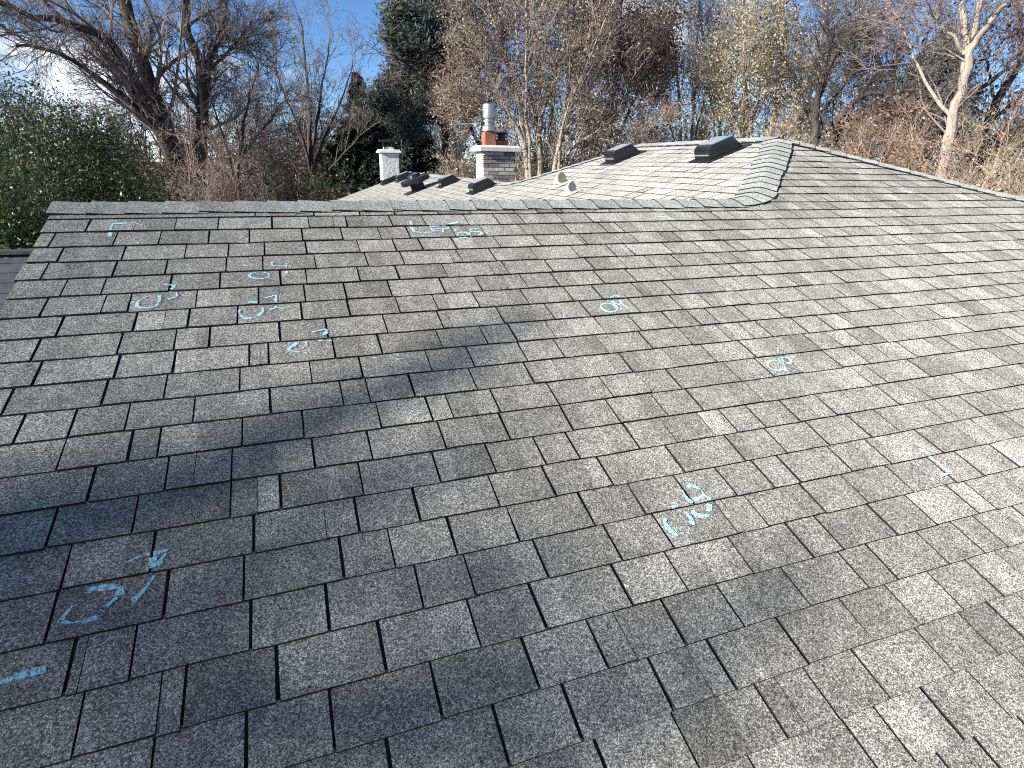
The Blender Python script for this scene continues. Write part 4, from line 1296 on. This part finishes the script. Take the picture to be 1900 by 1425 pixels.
# ------------------------------------------------------------------ shrubs
def shrub(name, cx, ytop, halfpx, D, bark, label, nst=16, leaf=None, group=None, spread=0.8, lv=None, ybase=None):
    """Many stems fanning from the ground; height so that its top shows at pixel (cx, ytop)."""
    top = at(cx, ytop, D); base = np.array([top[0], top[1], 0.0])
    Hh = top[2]; W = halfpx/FPX*D
    side = unit(np.array([[RT[0], RT[1], 0.0]]))[0]; dep = np.array([-side[1], side[0], 0.0])
    S = 8; P = np.zeros((nst, S+1, 3))
    for i in range(nst):
        a = rng.uniform(-1, 1); b = rng.uniform(-1, 1)
        tip = base + side*W*a*spread*1.2 + dep*W*0.6*b + np.array([0, 0, Hh*(1-0.35*a*a)*rng.uniform(0.75, 1.0)])
        b0 = base + side*W*0.4*a + dep*W*0.3*b
        mid = (b0+tip)/2 + np.array([0, 0, Hh*0.10]) - side*W*0.15*a
        P[i] = spline([b0, mid, tip], S) + np.vstack([np.zeros((1, 3)), rng.normal(0, 0.05, (S, 3))])
    R = np.linspace(0.034, 0.01, S+1)[None]*np.ones((nst, 1))
    root = empty(name, (base[0], base[1], 0)); tag(root, label, 'shrub', group)
    off = np.array([base[0], base[1], 0.0])
    V, F = tube(P, R, 5)
    new_obj('stem', fast_mesh('stem', V-off, F, smooth=True), root, [bark])
    lv = lv or (10, 6, 3)
    C1, R1 = grow(P, R, lv[0], (0.2, 1), 45, 0.34, 4, 0.22, 0.02, 0.5, rmin=0.0075*D/19)
    C2, R2 = grow(C1, R1, lv[1], (0.1, 1), 45, 0.55, 3, 0.25, 0.0, 0.6, rmin=0.005*D/19)
    C3, R3 = grow(C2, R2, lv[2], (0.1, 1), 42, 0.6, 2, 0.25, 0.0, 0.7, rmin=0.004*D/19, lmin=0.12)
    parts = [(*tube(C1, R1, 3), 0, None), (*tube(C2, R2, 3), 0, None), (*tube(C3, R3, 3), 0, None)]
    mats = [bark]
    for (cnt, size, lm, jit) in (leaf or []):
        pp = np.vstack([pts_on(C3, cnt*2//3, (0, 1), jit), pts_on(C2, cnt//3, (0.1, 1), jit)])
        V, F = leaves(pp, size*min(1.0, D/21.0) if D < 17.5 and D > 13.6 else size)
        parts.append((V, F, len(mats), np.clip(rng.normal(0.5, 0.24, len(F)), 0, 1))); mats.append(lm)
    V, F, t, m_ = join(parts)
    new_obj('crown', fast_mesh('crown', V-off, F, t, m_), root, mats)
    return root
# green hedge shrubs at the left
HG = 'green hedge at the left'
for (cx, yt, hp, D, lab, n1, n2) in (
    (10, 222, 75, 12.5, 'tall dark green shrub at the left picture edge', 15000, 1800),
    (95, 205, 80, 13.5, 'tallest dark green shrub, under the leaning tree limb', 17000, 2200),
    (175, 255, 70, 13.0, 'dark green shrub with yellowing leaves above the left ridge end', 14000, 3500),
    (60, 320, 90, 10.5, 'low green shrub in front of the hedge near the roof corner', 12000, 2800),
    (225, 320, 60, 12.0, 'yellow-green shrub just behind the left part of the ridge', 9000, 4500),
    (-45, 270, 70, 11.0, 'green shrub cut by the left picture edge', 9000, 1200)):
    shrub('hedge_shrub', cx, yt, hp, D, K['dark'], lab, 16, [(int(n1*3.0), 0.042, G['green'], 0.12), (int(n2*3.6), 0.042, G['ygreen'], 0.1)], HG, lv=(10, 6, 3))
# brown thickets
BT = 'brown thickets behind the house'
for (cx, yt, hp, D, bk, lab, lf) in (
    (300, 232, 95, 18.5, 'brown', 'red-brown twiggy thicket at the foot of the big leaning tree', [(900, 0.07, G['red'], 0.1)]),
    (395, 262, 75, 19.5, 'brown', 'brown thicket between the leaning tree and the slim dark tree', [(1500, 0.07, G['brown'], 0.1)]),
    (345, 300, 70, 16.5, 'twig', 'grey-brown brush low behind the ridge left of centre', None),
    (520, 248, 110, 34, 'dark', 'dark wooded slope brush behind the fan-shaped tree', [(7000, 0.12, G['red'], 0.3)]),
    (420, 255, 90, 32, 'dark', 'dark brush far behind the slim dark tree', [(6000, 0.12, G['red'], 0.3)]),
    (480, 285, 80, 24, 'twig', 'dark brush behind the slim dark tree', [(1500, 0.08, G['needle'], 0.15)]),
    (545, 300, 60, 22, 'dark', 'dark brush at the foot of the fan-shaped tree', None),
    (612, 322, 32, 19, 'dark', 'small yellow-green bush left of the white stucco chimney', [(3500, 0.08, G['ygreen'], 0.1), (2500, 0.08, G['green'], 0.1)]),
    (850, 290, 45, 22, 'tan', 'tan brush between the two chimneys', [(2500, 0.08, G['pale'], 0.12)]),
    (1010, 270, 90, 23, 'tan', 'brown leafy brush below the big central tree', [(6000, 0.09, G['brown'], 0.15)]),
    (1110, 245, 80, 21, 'tan', 'tan leafy brush right of the pale stems above the roof ridge', [(6500, 0.066, G['pale'], 0.15), (2500, 0.085, G['brown'], 0.15)]),
    (1215, 238, 70, 22, 'tan', 'straw-coloured brush left of the large black vent', [(5000, 0.066, G['pale'], 0.15), (2500, 0.066, G['silver'], 0.15)]),
    (1310, 225, 70, 23, 'tan', 'straw-coloured brush behind the large black vent', [(5500, 0.066, G['pale'], 0.15), (2500, 0.066, G['silver'], 0.15)]),
    (1470, 225, 70, 22, 'tan', 'straw-leaved brush right behind the roof peak', [(4500, 0.066, G['pale'], 0.15)]),
    (1590, 232, 80, 18, 'twig', 'grey-brown brush below the dark crooked tree', [(5000, 0.055, G['brown'], 0.12)]),
    (1680, 178, 85, 17.5, 'brown', 'orange-leaved brush left of the forked grey-tan trunk', [(9000, 0.05, G['orange'], 0.12), (9000, 0.05, G['brown'], 0.14)]),
    (1640, 262, 70, 14.5, 'tan', 'tan brush behind the right hip of the roof', [(1500, 0.07, G['brown'], 0.12), (600, 0.07, G['green'], 0.12)]),
    (1760, 250, 80, 15, 'tan', 'tan brush around the foot of the forked grey-tan trunk', [(6000, 0.05, G['brown'], 0.12), (350, 0.07, G['ygreen'], 0.12)]),
    (1850, 215, 90, 15.5, 'tan', 'tall tan brush in front of the leaning right tree', [(6000, 0.05, G['brown'], 0.12), (2500, 0.05, G['orange'], 0.12)]),
    (1905, 270, 70, 12.5, 'tan', 'tan brush at the right picture edge', [(2000, 0.06, G['brown'], 0.12)]),
    (1810, 305, 60, 12.5, 'pale', 'low pale-stemmed brush above the right end of the roof', [(700, 0.06, G['brown'], 0.1)])):
    shrub('thicket', cx, yt, hp, D, K[bk], lab, 18, lf, BT, lv=(10, 6, 3))

# ------------------------------------------------------------------ far woods (one mass)
parts = []
SPX = np.linspace(-250, 2150, 78)
Ps, Rs = [], []
for x in SPX:
    for rep in range(2):
        D = rng.uniform(48, 70); px = x+rng.uniform(-20, 20)
        yt = 205+rng.normal(0, 22)
        if 520 < px < 760: yt += 18
        tp = at(px, yt, D); b0 = np.array([tp[0]+rng.normal(0, 1), tp[1]+rng.normal(0, 1), 0])
        for q in range(3):
            tip = tp + np.array([rng.normal(0, 1.6), rng.normal(0, 1.6), rng.normal(-0.6, 0.8)])
            P = spline([b0, (b0+tip)/2+rng.normal(0, 0.3, 3), tip], 8)
            Ps.append(P); Rs.append(np.linspace(0.13, 0.03, 9))
P, R = np.array(Ps), np.array(Rs)
C1, R1 = grow(P, R, 9, (0.25, 1), 42, 0.3, 4, 0.18, 0.12, 0.5, rmin=0.025)
C2, R2 = grow(C1, R1, 6, (0.1, 1), 42, 0.55, 3, 0.2, 0.08, 0.6, rmin=0.018)
C3, R3 = grow(C2, R2, 3, (0.1, 1), 42, 0.6, 2, 0.2, 0.05, 0.7, rmin=0.013)
parts = [(*tube(P, R, 4), 0, None), (*tube(C1, R1, 3), 0, None), (*tube(C2, R2, 3), 0, None), (*tube(C3, R3, 3), 0, None)]
pp = pts_on(C3, 45000, (0, 1), 0.4)
V, F = leaves(pp, 0.2); parts.append((V, F, 1, np.clip(rng.normal(0.4, 0.25, len(F)), 0, 1)))
V, F, t, m_ = join(parts)
tag(new_obj('far_woods', fast_mesh('far_woods', V, F, t, m_), None, [K['dark'], G['red']]),
    'distant brown leafless woods behind the trees', 'woods', kind='stuff')

# tree out of the picture to the left whose limb shades the front slope
def sh(px, py, d):
    r = ray(px, py); t = -HC/(r @ NF)
    return CAM + r*t + SDIR*d
lb = [sh(-160, 1100, 25.2), sh(0, 1050, 25.1), sh(230, 965, 25.0), sh(480, 850, 24.9), sh(760, 705, 24.8), sh(960, 595, 24.7)]
more = [[(-150, 1180), (120, 1120), (420, 1030), (700, 950)], [(-150, 1290), (150, 1230), (520, 1130), (900, 1060)], [(-100, 1420), (300, 1330), (750, 1230), (1200, 1190)],
        [(100, 1520), (520, 1420), (950, 1320), (1300, 1230)], [(500, 1560), (850, 1440), (1200, 1370), (1420, 1300)], [(-150, 1000), (60, 930), (300, 880), (480, 800)]]
tr0 = lb[0] + np.array([-2.5, -2.6, -2.2])
st = [np.array([tr0[0]-0.5, tr0[1]-0.6, -0.2]), np.array([tr0[0]-0.35, tr0[1]-0.4, 3.5]), tr0, tr0+np.array([-0.2, -0.6, 1.0])]
Sg = 16
ends = [[tr0]+[sh(x, y, 25.0+rng.uniform(-1.5, 1.5)) for x, y in q] for q in more]
PP = np.stack([spline(st, Sg), spline([tr0]+lb, Sg)]+[spline(q, Sg) for q in ends])
RR = np.stack([np.linspace(0.3, 0.12, Sg+1), np.linspace(0.12, 0.06, Sg+1)]+[np.linspace(0.05, 0.014, Sg+1)]*len(ends))
root = empty('bare_tree', (st[0][0], st[0][1], 0)); offb = np.array([st[0][0], st[0][1], 0])
tag(root, 'bare tree standing left of the house outside the picture, shading the roof', 'tree', BARE)
V, F = tube(PP, RR, 8)
new_obj('trunk', fast_mesh('trunk', V-offb, F, smooth=True), root, [K['dark']])
C0, R0 = grow(PP[1:2], RR[1:2], 10, (0.35, 1), 30, 0.10, 4, 0.12, 0.0, 0.4, rmin=0.012)
C1, R1 = grow(PP[2:], RR[2:], 9, (0.3, 1), 40, 0.13, 4, 0.15, 0.0, 0.6, rmin=0.011)
C2, R2 = grow(C1, R1, 4, (0.2, 1), 45, 0.5, 3, 0.2, 0.0, 0.7, rmin=0.008)
V, F, t, m_ = join([(*tube(C0, R0, 4), 0, None), (*tube(C1, R1, 4), 0, None), (*tube(C2, R2, 3), 0, None)])
new_obj('crown', fast_mesh('crown', V-offb, F, t, m_), root, [K['dark']])

# ------------------------------------------------------------------ neighbouring buildings
# dark-roofed shed low at the left
c = at(20, 468, 9.0)
sx0, sx1, sy = c[0]-4.0, c[0]+1.4, c[1]
zr_ = c[2]
shed = empty('garden_shed', (c[0], sy, 0)); tag(shed, 'low shed with dark slate-grey shingle roof beyond the left roof edge', 'shed')
so = np.array([c[0], sy, 0.0])
m_ = MB()
run, drop = 2.4, 1.15
m_.add([np.array(q)-so for q in [(sx0, sy, zr_-.03), (sx1, sy, zr_-.03), (sx1, sy-run, zr_-drop-.03), (sx0, sy-run, zr_-drop-.03), (sx0, sy+run, zr_-drop-.03), (sx1, sy+run, zr_-drop-.03)]],
       [(0, 3, 2, 1), (0, 1, 5, 4)])
roof = m_.build('roof', M['slate_roof'], shed)
nrw = 14
dn = np.array([0, -run, -drop]); dn_l = np.linalg.norm(dn); dn /= dn_l
nn_ = np.array([0, -drop, run]); nn_ /= np.linalg.norm(nn_)
for i in range(nrw):
    s0, s1 = dn_l*i/nrw, dn_l*(i+1)/nrw
    cc = np.array([(sx0+sx1)/2, sy, zr_-.03]) + dn*(s0+s1)/2 + nn_*0.012 - so
    b = MB(); b.box(cc, ((sx1-sx0)/2, 0, 0), dn*((s1-s0)/2+0.01)-nn_*0.004*-1, nn_*0.006)
    b.build('shingle_course', M['slate_roof'], roof)
m_ = MB(); m_.aabox(sx0+0.2-so[0], sx1-0.2-so[0], -run+0.3, run-0.3, 0, zr_-drop+0.1)
m_.build('wall', M['brown_siding'], shed)
m_ = MB(); m_.box((( sx0+sx1)/2-so[0], 0, zr_+0.005), ((sx1-sx0)/2, 0, 0), (0, 0.1, 0), (0, 0, 0.02))
m_.build('ridge_cap', M['slate_roof'], shed)

# brown neighbour house in shade behind the conifers
Dn = 37
a = at(752, 262, Dn); b = at(786, 262, Dn)
nh = empty('neighbour_house', (a[0], a[1], 0)); tag(nh, 'brown two-storey neighbour house with white trim, hidden behind the dark spruces', 'house')
no_ = np.array([a[0], a[1], 0.0])
dx = b[0]-a[0]
zt_ = at(786, 276, Dn)[2]
m_ = MB(); m_.aabox(-1.5, dx, 0, 6, 0, zt_); m_.build('wall', M['brown_siding'], nh)
m_ = MB()
zp_ = at(740, 262, Dn)[2]
m_.add([(-1.8, -0.4, zt_), (dx+0.35, -0.4, zt_), (dx+0.35, 3.0, zp_+0.9), (-1.8, 3.0, zp_+0.9), (-1.8, 6.4, zt_), (dx+0.35, 6.4, zt_),
        (-1.8, -0.4, zt_-.12), (dx+0.35, -0.4, zt_-.12)], [(0, 1, 2, 3), (3, 2, 5, 4), (6, 7, 1, 0), (1, 5, 2)])
m_.build('roof', M['brown_roof'], nh)
m_ = MB(); m_.aabox(dx-0.05, dx+0.1, -0.12, -0.02, 0, zt_-0.05); m_.build('downspout', M['white_paint'], nh)
for i in range(1):
    w_ = MB(); w_.aabox(-0.8+i*2.0, 0.2+i*2.0, -0.05, -0.012, zt_-1.9, zt_-0.7)
    f_ = w_.build('window', M['white_paint'], nh)
    w_ = MB(); w_.aabox(-0.72+i*2.0, 0.12+i*2.0, -0.06, -0.052, zt_-1.82, zt_-0.78); w_.build('pane', M['glass'], f_)

# white cottage glimpsed through the branches
Dc = 44
a = at(549, 322, Dc)
wh = empty('white_cottage', (a[0], a[1], 0)); tag(wh, 'white-walled cottage glimpsed through branches left of the small yellow-green bush', 'house')
zc = a[2]
m_ = MB(); m_.aabox(0, 1.0, 0, 5, 0, zc-0.1); m_.build('wall', M['white_paint'], wh)
m_ = MB(); m_.add([(-0.3, -0.3, zc-.1), (1.3, -0.3, zc-.1), (1.3, 2.5, zc+0.4), (-0.3, 2.5, zc+0.4), (-0.3, 5.3, zc-.1), (1.3, 5.3, zc-.1)], [(0, 1, 2, 3), (3, 2, 5, 4)])
m_.build('roof', M['brown_roof'], wh)
w_ = MB(); w_.aabox(0.2, 0.8, -0.05, -0.01, zc-2.2, zc-1.0); f_ = w_.build('window', M['white_paint'], wh)
w_ = MB(); w_.aabox(0.26, 0.74, -0.06, -0.052, zc-2.13, zc-1.07); w_.build('pane', M['glass'], f_)
